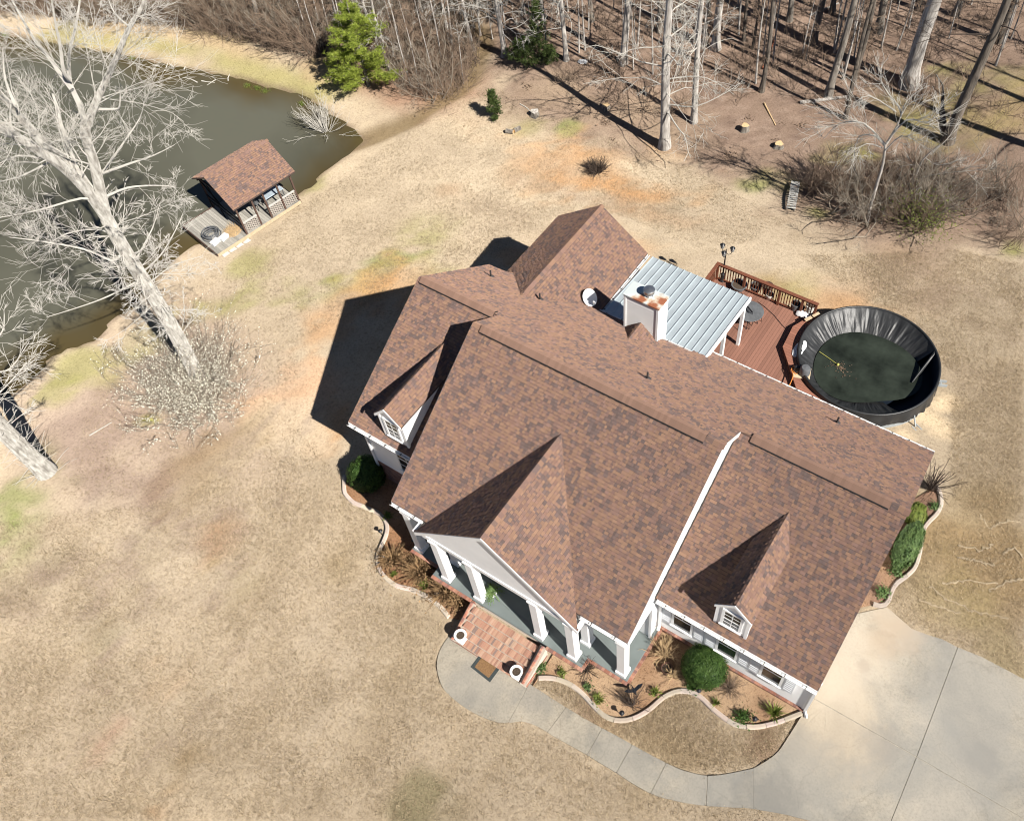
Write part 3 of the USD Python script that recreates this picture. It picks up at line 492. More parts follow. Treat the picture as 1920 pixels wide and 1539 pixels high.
roof('roof_slope', [(-14.835, -1.808), (-5.449, -1.808), (-5.449, 3.732), (-14.835, 3.732)], (-14.835, -1.808, 3.372), (0, 1), 0.678, label='large front slope over the porch')
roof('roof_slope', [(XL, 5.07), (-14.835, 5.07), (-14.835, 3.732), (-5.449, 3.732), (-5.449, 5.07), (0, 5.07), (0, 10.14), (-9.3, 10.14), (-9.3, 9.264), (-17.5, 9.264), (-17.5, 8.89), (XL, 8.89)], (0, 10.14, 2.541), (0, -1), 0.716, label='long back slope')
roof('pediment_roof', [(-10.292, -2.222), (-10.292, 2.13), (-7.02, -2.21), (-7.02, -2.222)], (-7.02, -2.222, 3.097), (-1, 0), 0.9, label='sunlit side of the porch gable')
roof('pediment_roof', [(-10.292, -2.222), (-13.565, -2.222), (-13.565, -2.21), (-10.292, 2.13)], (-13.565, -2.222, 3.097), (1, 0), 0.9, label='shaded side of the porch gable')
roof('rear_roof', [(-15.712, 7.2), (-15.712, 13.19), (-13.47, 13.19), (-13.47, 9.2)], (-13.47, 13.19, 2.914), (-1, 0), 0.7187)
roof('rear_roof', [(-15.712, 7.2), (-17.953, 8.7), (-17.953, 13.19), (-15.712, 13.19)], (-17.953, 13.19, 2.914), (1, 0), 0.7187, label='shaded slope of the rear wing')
# ridge caps: overlapping folded shingles
def ridge_cap(name, a, b, side, drop, parent=house):
    a, b = np.array(a, float), np.array(b, float); L = np.linalg.norm(b - a); n = max(1, int(L / 0.16)); d = (b - a) / L; m = MB(); sd = np.array([*side, 0.0])
    for i in range(n):
        p, q = a + d * (i * L / n), a + d * ((i + 1.25) * L / n); col = SH[rngS.choice(8, p=SHP)] * 1.05
        for s in (1, -1):
            o = sd * s * 0.13 - np.array([0, 0, 0.13 * drop]); m.add([p + (0, 0, .012), q + (0, 0, .028), q + o + (0, 0, .028), p + o + (0, 0, .012)], [[0, 1, 2, 3]] if s == 1 else [[3, 2, 1, 0]], col)
    return m.build(name, 'shingle', parent)
ridge_cap('ridge_cap', (-15.712, 7.6, 4.53), (-15.712, 13.19, 4.53), (1, 0), .7187)
ridge_cap('ridge_cap', (-10.292, -2.22, 6.05), (-10.292, 1.9, 6.05), (1, 0), .9)
def ridge_vent(x0, x1, y, z, sf, sb):
    """A raised shingled vent along the ridge, with a black slot under its front edge."""
    m = MB(); n = int((x1 - x0) / 0.11)
    for i in range(n):
        a, b = x0 + (x1 - x0) * i / n, x0 + (x1 - x0) * (i + 1) / n; c = SH[:4].mean(0) * rngS.uniform(.9, 1.08)
        for s, sl in ((-1, sf), (1, sb)):
            p = [(a, y, z + .085), (b, y, z + .085), (b, y + s * .19, z + .085 - sl * .19), (a, y + s * .19, z + .085 - sl * .19)]
            m.add(p, [[3, 2, 1, 0]] if s == 1 else [[0, 1, 2, 3]], c); m.add([p[2], p[3], np.array(p[3]) - (0, 0, .016), np.array(p[2]) - (0, 0, .016)], [[0, 1, 2, 3]], c)
    v = m.build('ridge_vent', 'shingle', house)
    e = MB(); e.profile([(y - .21, z + .066 - sf * .21), (y, z + .066), (y + .185, z + .066 - sb * .185), (y + .185, z - .06 - sb * .185), (y - .21, z - .06 - sf * .21)], x0 + .01, x1 - .01, 'x'); e.build('vent_edge', 'vent_black', v)
ridge_vent(-5.05, -0.54, 5.07, 6.17, .6016, .716); ridge_vent(-14.45, -6.04, 3.732, 7.128, .678, .716); ridge_vent(-18.33, -15.02, 5.07, 6.17, .6016, .716)
ridge_cap('ridge_cap', (-18.46, 5.07, 6.175), (-18.34, 5.07, 6.175), (0, 1), .65); ridge_cap('ridge_cap', (-.53, 5.07, 6.175), (0, 5.07, 6.175), (0, 1), .65)
ridge_cap('ridge_cap', (-6.03, 3.732, 7.132), (-5.45, 3.732, 7.132), (0, 1), .69); ridge_cap('ridge_cap', (-14.83, 3.732, 7.132), (-14.46, 3.732, 7.132), (0, 1), .69)
# walls: closed gabled blocks
def gable_block(prof, a, b, axis, name='wall', m='white_siding'):
    q = MB(); q.profile(prof, a, b, axis); return q.build(name, m, house)
U = 0.17
wall_r = gable_block([(.39, SIDE0), (.39, RF(.39) - U), (5.07, 6.17 - U - .02), (9.86, BK(9.86) - U), (9.86, SIDE0)], -5.62, -.10, 'x')
wall_l = gable_block([(.39, SIDE0), (.39, RF(.39) - U), (5.07, 6.17 - U - .02), (8.6, BK(8.6) - U), (8.6, SIDE0)], -18.37, -14.7, 'x')
wall_m = gable_block([(-.1, FLOOR), (-.1, MF(-.1) - U), (3.732, 7.128 - U - .02), (9.0, BK(9.0) - U), (9.0, FLOOR)], -14.72, -5.56, 'x')
wall_b = gable_block([(-17.7, SIDE0), (-17.7, 2.85), (-15.712, 4.524 - U - .05), (-13.72, 2.85), (-13.72, SIDE0)], 8.7, 13.0, 'y')
# sloping ends of the big front slope over the porch, closed by a siding wall on either side
for x in (-5.585, -14.7):
    q = MB(); q.profile([(-1.5, MF(-1.5) - .45), (-1.5, MF(-1.5) - U), (-.1, MF(-.1) - U), (-.1, MF(-.1) - .9), (-.1, 2.75), (-1.5, 2.75)], x - .05, x + .05, 'x'); q.build('wall', 'white_siding', house)
def siding(parent, p0, along, length, z0, ztop, out, e=0.15, name='siding'):
    """Lapped boards on a wall: each leans out at its lower edge."""
    m = MB(); p0, al, out = np.array(p0, float), np.array(along, float), np.array(out, float); z = z0
    while True:
        z2 = z + e; s0, s1 = ztop(z + e * .5)
        if s1 - s0 < 0.05: break
        a, b = p0 + al * s0, p0 + al * s1; o1, o0 = out * .022, out * .006
        v = [a + o1 + (0, 0, z), b + o1 + (0, 0, z), b + o0 + (0, 0, z2), a + o0 + (0, 0, z2), a + (0, 0, z), b + (0, 0, z)]
        m.add(v, [[0, 1, 2, 3], [4, 5, 1, 0]]); m.add([v[i] for i in (0, 3, 4)], [[0, 1, 2]]); m.add([v[i] for i in (1, 2, 5)], [[2, 1, 0]]); z = z2
        if z > 9: break
    return m.build(name, 'white_siding', parent, kind='stuff') if m.v else None
def flat(L, top): return lambda z: (0, L) if z < top else (0, 0)
siding(wall_r, (-5.55, .39, 0), (1, 0, 0), 5.45, SIDE0, flat(5.45, 3.2), (0, -1, 0))
siding(wall_l, (-18.37, .39, 0), (1, 0, 0), 3.6, SIDE0, flat(3.6, 3.2), (0, -1, 0))
siding(wall_r, (-.10, .39, 0), (0, 1, 0), 9.4, SIDE0, lambda z: (max(0, (z - RF(.39) + U) / .6), min(9.4, 9.4 - (z - BK(9.86) + U) / .72)), (1, 0, 0))
siding(wall_m, (-5.56, -.1, 0), (0, 1, 0), 9.0, FLOOR, lambda z: (max(0, (z - MF(-.1) + U) / .678), min(9.0, 5.17 - (z - 6.17 + U + .09) / .716)), (1, 0, 0))
# white trim: fascia, gutters with hangers, rakes, corner boards
def gutter(a, b, parent=house, hang=0.62, out=(0, -1), down=None):
    a, b, o = np.array(a, float), np.array(b, float), np.array([*out, 0.0]); d = (b - a) / np.linalg.norm(b - a); L = np.linalg.norm(b - a); m = MB()
    sec = [(0.0, 0.0), (0.0, -.115), (.075, -.115), (.105, -.04), (.112, 0.0), (.098, 0.0), (.09, -.04), (.068, -.10), (.012, -.10), (.012, 0.0)]
    v = np.array([[p + o * x + (0, 0, z) for x, z in sec] for p in (a, b)]).reshape(-1, 3); n = len(sec); j = np.arange(n); f = np.stack([j, (j + 1) % n, n + (j + 1) % n, n + j], 1)
    m.add(v, f); g = m.build('gutter', 'white_paint', parent)
    h = MB(); k = int(L / hang)
    for i in range(k):
        p = a + d * (i + .5) * L / k; h.beam(p + o * .002 + (0, 0, .008), p + o * .108 + (0, 0, .008), .028, .02, up=(0, 0, 1))
    h.build('gutter_hanger', 'pipe_dark', g)
gutter((-5.45, -.01, 3.06), (.0, -.01, 3.06)); gutter((XL, -.01, 3.06), (-14.84, -.01, 3.06))
gutter((-14.83, -1.815, 3.31), (-13.45, -1.815, 3.31)); gutter((-7.15, -1.815, 3.31), (-5.45, -1.815, 3.31))
gutter((-9.3, 10.15, 2.48), (0, 10.15, 2.48), out=(0, 1)); gutter((-13.45, 9.274, 3.11), (-9.3, 9.274, 3.11), out=(0, 1)); gutter((-13.46, 9.35, 2.86), (-13.46, 13.19, 2.86), out=(1, 0))
t = MB()
for x, y0, y1, fn in ((-.012, .0, 5.07, RF), (-.012, 5.07, 10.14, BK), (XL - .012, .0, 5.07, RF), (XL - .012, 5.07, 8.89, BK)):
    q = MB(); q.profile([(y0, fn(y0) - .165), (y0, fn(y0) - .33), (y1, fn(y1) - .33), (y1, fn(y1) - .165)], x - .02, x + .01, 'x'); q.build('fascia', 'white_paint', house)
for x in (-5.462, -14.848):
    t = MB(); t.profile([(-1.808, MF(-1.808) - .006), (-1.808, MF(-1.808) - .21), (3.732, 7.128 - .21), (3.732, 7.128 - .006)], x, x + .03, 'x'); t.profile([(3.732, 7.128 - .006), (3.732, 7.128 - .21), (5.05, BK(5.05) - .21), (5.05, BK(5.05) - .006)], x, x + .03, 'x'); t.build('rake_board', 'white_paint', house)
for lo, hi in (((-5.44, -.02, 2.93), (-.01, .0, 3.118)), ((XL, -.02, 2.93), (-14.86, .0, 3.118)), ((-9.3, 10.14, 2.35), (-.01, 10.16, 2.535))): t = MB(); t.b2(lo, hi); t.build('fascia', 'white_paint', house)
for lo, hi in (((-5.44, .0, 2.93), (-.09, .40, 2.95)), ((XL, 0, 2.93), (-14.86, .4, 2.95)), ((-14.82, -1.80, 2.86), (-5.46, -.1, 2.88))): s = MB(); s.b2(lo, hi); s.build('soffit', 'white_paint', house)
cb = MB()
for x, y in ((-.10, .39), (-18.37, .39)): cb.b2((x - .05, y - .045, SIDE0), (x + .05, y + .06, 2.93))
cb.b2((-5.60, -.145, FLOOR), (-5.51, -.05, 2.86)); cb.b2((-5.56, .345, SIDE0), (-5.50, .40, 2.93)); cb.each('corner_board', 'white_paint', house)
# window: frame and sill in front of the wall, two sashes of dark panes with bars
def window(x, z0, w, h, y, bars=(2, 2), shutters=None, name='window', parent=house):
    fr = MB()
    for lo, hi in (((x - w / 2 - .09, y - .05, z0 - .02), (x - w / 2, y + .02, z0 + h + .09)), ((x + w / 2, y - .05, z0 - .02), (x + w / 2 + .09, y + .02, z0 + h + .09)), ((x - w / 2 - .0, y - .048, z0 + h), (x + w / 2 + .0, y + .02, z0 + h + .088)), ((x - w / 2 - .11, y - .09, z0 - .07), (x + w / 2 + .11, y + .02, z0 - .02)), ((x - w / 2, y - .04, z0 + h / 2 - .03), (x + w / 2, y + .02, z0 + h / 2 + .03))): fr.b2(lo, hi)
    f = fr.build(name, 'white_paint', parent)
    for k in range(2):
        a, b = z0 + k * (h / 2 + .03), z0 + h / 2 - .03 + k * (h / 2 + .03); g = MB(); g.b2((x - w / 2, y - .028 - .004 * k, a), (x + w / 2, y + .0, b)); g.build('pane', 'dark_glass', f)
        if bars[k]:
            mu = MB(); mu.b2((x - .012, y - .037, a), (x + .012, y - .029, b))
            for i in range(1, bars[k]): mu.b2((x - w / 2, y - .036, a + (b - a) * i / bars[k] - .012), (x + w / 2, y - .0285, a + (b - a) * i / bars[k] + .012))
            mu.build('muntin', 'white_paint', f)
    for sx in (shutters or []):
        sh = MB(); c = x + sx * (w / 2 + .09 + .20); sh.b2((c - .18, y - .055, z0 - .05), (c + .18, y + .01, z0 + h + .05))
        for i in range(9): sh.b2((c - .13, y - .066, z0 + .04 + i * (h - .12) / 9), (c + .13, y - .056, z0 + .04 + (i + .55) * (h - .12) / 9))
        sh.build('shutter', 'shutter_white', parent)
for x in (-4.62, -2.98, -1.40): window(x, .93, .62, 1.52, .365, (0, 2), (-1, 1))
window(-16.35, .75, .85, 1.75, .365, (2, 2), (1,))
# dormers
def dormer(xc, zp, half, ze, yf, yb, side):
    slope = (zp - ze) / half; w = half - .09
    q = MB(); zb = RF(yf) - .1
    q.profile([(xc - w, zb), (xc - w, ze - .02), (xc, zp - .13), (xc + w, ze - .02), (xc + w, zb)], yf + .0, yf + 3.0, 'y'); d = q.build('dormer', 'white_siding', house)
    roof('dormer_roof', [(xc, yf - .1), (xc, yb), (xc + half, yf + (ze - RF(yf)) / .6016 + .25), (xc + half, yf - .1)], (xc + half, yf, ze), (-1, 0), slope, .09, parent=d)
    roof('dormer_roof', [(xc, yf - .1), (xc - half, yf - .1), (xc - half, yf + (ze - RF(yf)) / .6016 + .25), (xc, yb)], (xc - half, yf, ze), (1, 0), slope, .09, parent=d)
    tr = MB(); 
    for sx in (-1, 1):
        tr.profile([(xc + sx * half, ze - .005), (xc + sx * half, ze - .15), (xc, zp - .16), (xc, zp - .005)][::sx], yf - .125, yf - .103, 'y')
        tr.b2((xc + sx * w - .05, yf - .03, zb), (xc + sx * w + .05, yf + .07, ze - .1))
    tr.each('dormer_trim', 'white_paint', d)
    siding(d, (xc + w, yf, 0), (0, 1, 0), 2.6, RF(yf) - .1, lambda z: (0, 0) if z > ze - .1 else (max(0, .0), 2.4), (1, 0, 0), .11)
    window(xc, RF(yf) + .26, .52, .95, yf - .004, (2, 2), name='dormer_window', parent=d)
dormer(-3.04, 5.36, .60, 4.72, .255, 3.78, 1); dormer(-16.26, 5.38, .60, 4.72, .245, 3.80, 1)
# porch: floor, skirting of brick, columns, gable front, beams
ENT = 2.86
pf = MB(); pf.cbox((-14.75, -1.86, FLOOR - .10), (-5.42, -.1, FLOOR), .012); pf.cbox((-13.45, -2.27, FLOOR - .102), (-6.98, -1.858, FLOOR - .002), .012); pf.cbox((-14.70, -.12, FLOOR - .10), (-5.42, .42, FLOOR - .003), .012); pf.build('porch_floor', 'porch_paint', house)
COLS = [(-12.87, -2.02), (-11.40, -2.02), (-8.80, -2.02), (-7.42, -2.02), (-7.30, -1.62), (-5.72, -1.62), (-12.99, -1.62), (-14.45, -1.62)]
for i, (x, y) in enumerate(COLS):
    w = .155; z1 = ENT + (.12 if i < 4 else .0); y = y if i not in (4, 6) else -1.36
    c = MB(); c.cbox((x - w, y - w, FLOOR + .18), (x + w, y + w, z1), .012); col = c.build('column', 'white_paint', house)
    b = MB(); b.cbox((x - w - .05, y - w - .05, FLOOR), (x + w + .05, y + w + .05, FLOOR + .2), .02); b.cbox((x - w - .04, y - w - .04, z1 - .14), (x + w + .04, y + w + .04, z1 - .03), .015); b.build('column_base', 'white_paint', col)
en = MB(); en.b2((-14.62, -1.80, ENT), (-13.3, -1.46, 3.30)); en.b2((-7.28, -1.80, ENT), (-5.55, -1.46, 3.30)); en.b2((-14.62, -1.46, ENT), (-14.42, -.1, 3.3)); en.b2((-5.74, -1.46, ENT), (-5.54, -.1, 3.3)); en.each('porch_beam', 'white_paint', house)
pd = MB(); pd.profile([(-13.28, 2.90), (-13.28, 3.16), (-10.292, 5.85), (-7.30, 3.16), (-7.30, 2.90)], -2.12, -1.88, 'y'); ped = pd.build('pediment', 'white_siding', house)
tr = MB()
for sx in (-1, 1): tr.profile([(-10.292 + sx * 3.273, 3.09), (-10.292 + sx * 3.273, 2.88), (-10.292, 5.83), (-10.292, 6.036)][::sx], -2.246, -2.224, 'y'); tr.b2((-10.292 + sx * 3.26 - .1, -2.22, 2.9), (-10.292 + sx * 3.26 + .02, -1.75, 3.09))
tr.b2((-13.3, -2.16, 2.88), (-7.28, -2.118, 3.10)); tr.each('pediment_trim', 'white_paint', ped)
ps = MB()
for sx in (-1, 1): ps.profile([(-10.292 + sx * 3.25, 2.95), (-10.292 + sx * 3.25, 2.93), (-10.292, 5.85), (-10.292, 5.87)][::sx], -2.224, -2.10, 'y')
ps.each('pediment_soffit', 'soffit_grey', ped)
# porch wall: door with side lights, two windows
window(-13.6, .45, .8, 1.9, -.13, (2, 2), (1,)); window(-7.0, .45, .8, 1.9, -.13, (2, 2), (-1,))
dr = MB(); dr.b2((-10.85, -.16, FLOOR), (-9.75, -.09, 2.25)); door = dr.build('front_door', 'dark_glass', house)
df = MB()
for x in (-11.25, -10.9, -9.75, -9.4): df.b2((x, -.19, FLOOR), (x + .07, -.09, 2.3))
df.b2((-11.25, -.188, 2.3), (-9.33, -.09, 2.42)); df.each('door_frame', 'white_paint', door)
# downspouts
for p in ([(-.02, .30, 3.0), (-.02, .33, 2.85), (-.02, .33, .15), (.12, .18, .06)], [(-5.36, -.03, 3.0), (-5.42, .30, 2.8), (-5.42, .30, .3), (-5.38, .15, .18)], [(-18.3, .28, 3.0), (-18.3, .33, 2.8), (-18.3, .33, -1.2), (-18.3, .1, -1.3)]):
    m = MB()
    for a, b in zip(p[:-1], p[1:]): m.beam(a, b, .085, .065, up=(0, 1, .01))
    m.build('downspout', 'white_paint', house)
# brick foundation under the siding
BR = np.array([(0.33, 0.15, 0.10), (0.29, 0.125, 0.085), (0.36, 0.185, 0.125), (0.26, 0.13, 0.10), (0.38, 0.21, 0.15), (0.22, 0.12, 0.10)])
rb = np.random.default_rng(3)
def brick_run(m, p0, al, L, z0, z1, out, soldier=False):
    p0, al, out = np.array([*p0, 0.]), np.array([*al, 0.]), np.array([*out, 0.]); k = 0; z = z1
    while z > z0:
        s = -(k % 2) * .105
        while s < L:
            a, b = max(s, 0), min(s + .20, L)
            if b - a > .02:
                c = p0 + al * (a + b) / 2 + (0, 0, z - .033); R = np.stack([al, out, [0, 0, 1.]], 1); m.box(c + out * .002, (b - a, .02 + rb.uniform(0, .006), .062), R=R, col=BR[rb.integers(6)] * rb.uniform(.85, 1.15))
            s += .21
        z -= .073; k += 1
def foundation(p0, al, L, z0, z1, out):
    m = MB(); brick_run(m, p0, al, L, z0, z1, out); m.build('foundation_bricks', 'brick', house, kind='stuff')
fd = MB(); fd.b2((-5.60, .41, -1.6), (-.12, 9.8, SIDE0)); fd.b2((-18.35, .41, -3.4), (-14.7, 8.5, SIDE0)); fd.b2((-14.68, -1.76, -2.4), (-5.50, .5, FLOOR - .1)); fd.b2((-13.35, -2.17, -2.2), (-7.08, -1.76, FLOOR - .1)); fd.b2((-17.65, 8.4, -3.4), (-13.8, 12.9, SIDE0)); fd.b2((-14.7, .5, -2.6), (-5.6, 9, FLOOR)); fd.each('foundation', 'mortar', house)
foundation((-5.55, .40), (1, 0), 5.45, -.7, SIDE0 - .01, (0, -1)); foundation((-.11, .41), (0, 1), 9.4, -.7, SIDE0 - .01, (1, 0)); foundation((-18.36, .40), (1, 0), 3.7, -1.75, SIDE0 - .01, (0, -1)); foundation((-18.36, .41), (0, 1), 8, -2.2, SIDE0 - .01, (-1, 0))
foundation((-14.69, -1.77), (1, 0), 1.34, -1.6, FLOOR - .10, (0, -1)); foundation((-7.08, -1.77), (1, 0), 1.6, -1.1, FLOOR - .10, (0, -1)); foundation((-13.36, -2.18), (1, 0), 1.7, -1.5, FLOOR - .10, (0, -1)); foundation((-8.5, -2.18), (1, 0), 1.44, -1.1, FLOOR - .10, (0, -1)); foundation((-5.49, -1.76), (0, 1), 2.2, -1.0, FLOOR - .10, (1, 0)); foundation((-7.07, -2.17), (0, 1), .42, -1.0, FLOOR - .1, (1, 0))
# a row of brick headers edges the porch floor
hd = MB()
def header(p0, al, L, out, z):
    s = 0.0
    while s < L: c = np.array([*p0, z]) + np.array([*al, 0]) * (s + .05); hd.box(c, (.092, .12, .07), R=np.stack([[*al, 0.], [*out, 0.], [0, 0, 1.]], 1), col=BR[rb.integers(6)] * rb.uniform(.95, 1.3)); s += .10
header((-14.75, -1.91), (1, 0), 1.3, (0, -1), FLOOR - .05); header((-6.98, -1.91), (1, 0), 1.52, (0, -1), FLOOR - .05); header((-13.45, -2.325), (1, 0), 1.75, (0, -1), FLOOR - .052); header((-8.40, -2.325), (1, 0), 1.46, (0, -1), FLOOR - .052); header((-5.37, -1.86), (0, 1), 2.25, (1, 0), FLOOR - .05); header((-6.93, -2.27), (0, 1), .42, (1, 0), FLOOR - .052)
header((-5.42, .345), (1, 0), 5.3, (0, -1), SIDE0 - .06); hd.build('header_bricks', 'brick', house, kind='stuff')
# chimney with cap and flue, cricket behind it
ch = MB(); ch.b2((-11.96, 8.86, -1.6), (-10.58, 9.50, 5.28)); chim = ch.build('chimney', 'white_siding', house)
siding(chim, (-11.96, 8.86, 0), (1, 0, 0), 1.38, 2.4, flat(1.38, 5.2), (0, -1, 0), .13); siding(chim, (-10.58, 8.86, 0), (0, 1, 0), .64, 1.6, flat(.64, 5.2), (1, 0, 0), .13)
cb = MB()
for x, y in ((-11.96, 8.86), (-10.58, 8.86), (-10.58, 9.50), (-11.96, 9.5)): cb.b2((x - .045, y - .045, 2.0), (x + .045, y + .045, 5.28))
cb.each('corner_board', 'white_paint', chim)
cp_ = MB(); x0, x1, y0, y1 = -12.04, -10.50, 8.80, 9.56
cp_.add([(x0, y0, 5.28), (x1, y0, 5.28), (x1, y1, 5.28), (x0, y1, 5.28), (x0, y0, 5.34), (x1, y0, 5.34), (x1, y1, 5.34), (x0, y1, 5.34), (-11.27, 9.18, 5.385)], [[0, 1, 5, 4], [1, 2, 6, 5], [2, 3, 7, 6], [3, 0, 4, 7], [3, 2, 1, 0]]); cp_.add([(x0, y0, 5.34), (x1, y0, 5.34), (x1, y1, 5.34), (x0, y1, 5.34), (-11.27, 9.18, 5.385)], [[0, 1, 4], [1, 2, 4], [2, 3, 4], [3, 0, 4]])
M['rusty_cap'] = usdkit.material(stage, '/World/Looks/rusty_cap', {'g': ('geometry', {}), 'd1': ('vector_math', {'math_type': 'distance', 'vector2': (-10.62, 9.2, 5.36)}), 'd2': ('vector_math', {'math_type': 'distance', 'vector2': (-10.78, 8.86, 5.36)}), 'd3': ('vector_math', {'math_type': 'distance', 'vector2': (-11.35, 8.88, 5.36)}), 'mn': ('math', {'math_type': 'minimum'}), 'mn2': ('math', {'math_type': 'minimum'}), 'n': ('noise_texture', {'scale': 4.5, 'detail': 4.0}),
    'j': ('math', {'math_type': 'multiply_add', 'value2': 0.55}), 'r': ('rgb_ramp', {'ramp': [(0.0, (0.25, 0.085, 0.04)), (0.40, (0.30, 0.11, 0.055)), (0.50, (0.50, 0.40, 0.30)), (0.62, (0.55, 0.60, 0.59))]}), 'p': ('principled_bsdf', {'roughness': 0.55})},
    [('g.position', 'd1.vector1'), ('g.position', 'd2.vector1'), ('g.position', 'd3.vector1'), ('d1.value', 'mn.value1'), ('d2.value', 'mn.value2'), ('mn.value', 'mn2.value1'), ('d3.value', 'mn2.value2'), ('g.position', 'n.vector'), ('n.fac', 'j.value1'), ('mn2.value', 'j.value3'), ('j.value', 'r.fac'), ('r.color', 'p.base_color')], surface='p.BSDF')
cp_.build('chimney_cap', 'rusty_cap', chim)
fl = MB(); fl.lathe([(0.01, 5.34), (.19, 5.35), (.15, 5.37), (.12, 5.40), (.12, 5.50), (.19, 5.50), (.20, 5.53), (.19, 5.55), (.13, 5.55), (.13, 5.58), (.20, 5.585), (.205, 5.615), (.14, 5.62), (.13, 5.64), (.21, 5.645), (.215, 5.68), (.16, 5.715), (0.0, 5.73)], (-11.16, 9.20, 0), 28); fl.build('flue', 'steel', chim, smooth=40)
roof('cricket', [(-11.27, 8.86), (-11.27, 7.72), (-10.55, 8.86)], (-10.55, 8.86, 3.455), (-1, 0), .95, .05); roof('cricket', [(-11.27, 8.86), (-11.99, 8.86), (-11.27, 7.72)], (-11.99, 8.86, 3.455), (1, 0), .95, .05)
# plumbing vents through the roof
for (px, py) in ((921, 519), (1013, 562), (1214, 710), (1569, 793)):
    p = on_plane(px, py, (0, 5.07, 6.17), (0, .716, 1)); m = MB(); m.lathe([(.14, -.05), (.10, .02), (.05, .06), (.045, .07)], p, 12); m.lathe([(.035, .0), (.035, .34), (.028, .34), (.028, .2)], p, 12); m.build('vent_pipe', 'pipe_dark', house, smooth=40)
# ------------------------------------------------------------------ brick steps
steps = thing('brick_steps', 'wide flight of orange brick steps climbing to the front porch', 'steps')
SX0, SX1, SY, RUN, WALKZ = -11.45, -8.62, -2.385, .258, -.86
rise = (FLOOR - WALKZ - .035) / 6; core = MB()
for i in range(5):
    zt = FLOOR - rise * (i + 1); ya, yb = SY - RUN * i, SY - RUN * (i + 1); core.b2((SX0 + .005, yb + .012, WALKZ - .3), (SX1 - .005, ya + .002 * i, zt - .062)); x = SX0
    while x < SX1 - .04:
        wd = rb.uniform(.07, .082); m = MB(); m.cbox((x + .005, yb + .0, zt - .075), (min(x + wd, SX1) - .005, ya - .012, zt + rb.uniform(-.003, .003)), .006, col=np.array([(0.47, 0.275, 0.19), (0.51, 0.32, 0.225), (0.44, 0.24, 0.17), (0.53, 0.365, 0.265), (0.36, 0.20, 0.145), (0.29, 0.21, 0.18)][rb.choice(6, p=[.25, .23, .20, .13, .11, .08])]) * rb.uniform(.9, 1.1))
        m.build('brick', 'brick', steps); x += wd
core.build('mortar_core', 'mortar', steps)
ck = MB(); ck.profile([(SY + .04, FLOOR - .02), (SY - RUN * 5 - .02, WALKZ + .20), (SY - RUN * 5 - .02, WALKZ - .3), (SY + .04, WALKZ - .3)], SX1 + .002, SX1 + .26, 'x'); ck.build('cheek_wall', 'mortar', steps); ck = MB(); ck.profile([(SY + .04, FLOOR - .10), (SY - RUN * 5 - .02, WALKZ + .04), (SY - RUN * 5 - .02, WALKZ - .3), (SY + .04, WALKZ - .3)], SX0 - .22, SX0 - .002, 'x'); ck.build('cheek_wall', 'mortar', steps)
for x0, x1, za, zb in ((SX1 + .002, SX1 + .27, FLOOR - .015, WALKZ + .205), (SX0 - .23, SX0 - .002, FLOOR - .095, WALKZ + .045)):
    n = 17
    for i in range(n):
        a = np.array([(x0 + x1) / 2, SY + .03 - (RUN * 5 + .03) * i / n, za + (zb - za) * i / n + .02]); b = np.array([(x0 + x1) / 2, SY + .03 - (RUN * 5 + .03) * (i + .88) / n, za + (zb - za) * (i + .88) / n + .02]); m = MB(); m.beam(a, b, x1 - x0 + .004, .065, up=(1, 0, 0), col=BR[rb.integers(6)] * rb.uniform(1.15, 1.45)); 
        R = None; m.build('coping_brick', 'brick', steps)
sw = MB(); brick_run(sw, (SX0 - .225, SY - RUN * 5), (0, 1), RUN * 5, WALKZ - .1, WALKZ + .05, (-1, 0)); brick_run(sw, (SX1 + .265, SY - RUN * 5), (0, 1), RUN * 5, WALKZ - .1, WALKZ + .2, (1, 0)); brick_run(sw, (SX0 - .2, SY - RUN * 5 - .02), (1, 0), SX1 - SX0 + .4, WALKZ - .1, WALKZ + .02, (0, -1)); sw.build('cheek_bricks', 'brick', steps, kind='stuff')
# urns on the lowest step
def urn(x, y, z, label):
    t = thing('urn', label, 'planter', (x, y, z), 0, .8)
    b = MB(); b.cbox((-.20, -.20, 0), (.20, .20, .10), .012); b.lathe([(.13, .10), (.15, .12), (.09, .17), (.08, .20), (.12, .23), (.20, .30), (.245, .42), (.26, .50), (.285, .53), (.29, .56), (.275, .575), (.20, .565), (.175, .50), (.0, .47)], (0, 0, 0), 32); b.build('bowl', 'ceramic_white', t, smooth=40)
    s = MB(); s.lathe([(.0, .525), (.1, .53), (.18, .52)], (.0, 0, 0), 16); s.build('soil', 'soil', t, smooth=True)
zs = FLOOR - rise * 5 + .003
pu = on_z(867, 1192, zs); urn(-11.25, SY - RUN * 4.42, zs, 'white ceramic urn at the left foot of the brick steps')
urn(-8.83, SY - RUN * 4.42, zs, 'white ceramic urn at the right foot of the brick steps')
c4 = [on_z(*q, hz(-10.3, -4.5) + .05) for q in ((902, 1224), (940.6, 1249.8), (918.7, 1279), (882, 1249.8))]
dm = thing('door_mat', 'brown door mat with dark patterned border below the brick steps', 'door mat'); cm = sum(c4) / 4
for nm, k, dz, mt in (('border', 1.0, .042, 'mat_border'), ('weave', .72, .048, 'mat_weave')):
    m = MB(); q = [cm + (p - cm) * k for p in c4]; q = [(p[0], p[1], hz(p[0], p[1]) + dz) for p in q]; m.hexa([*(np.array(q) - (0, 0, .02)), *q]); m.build(nm, mt, dm)

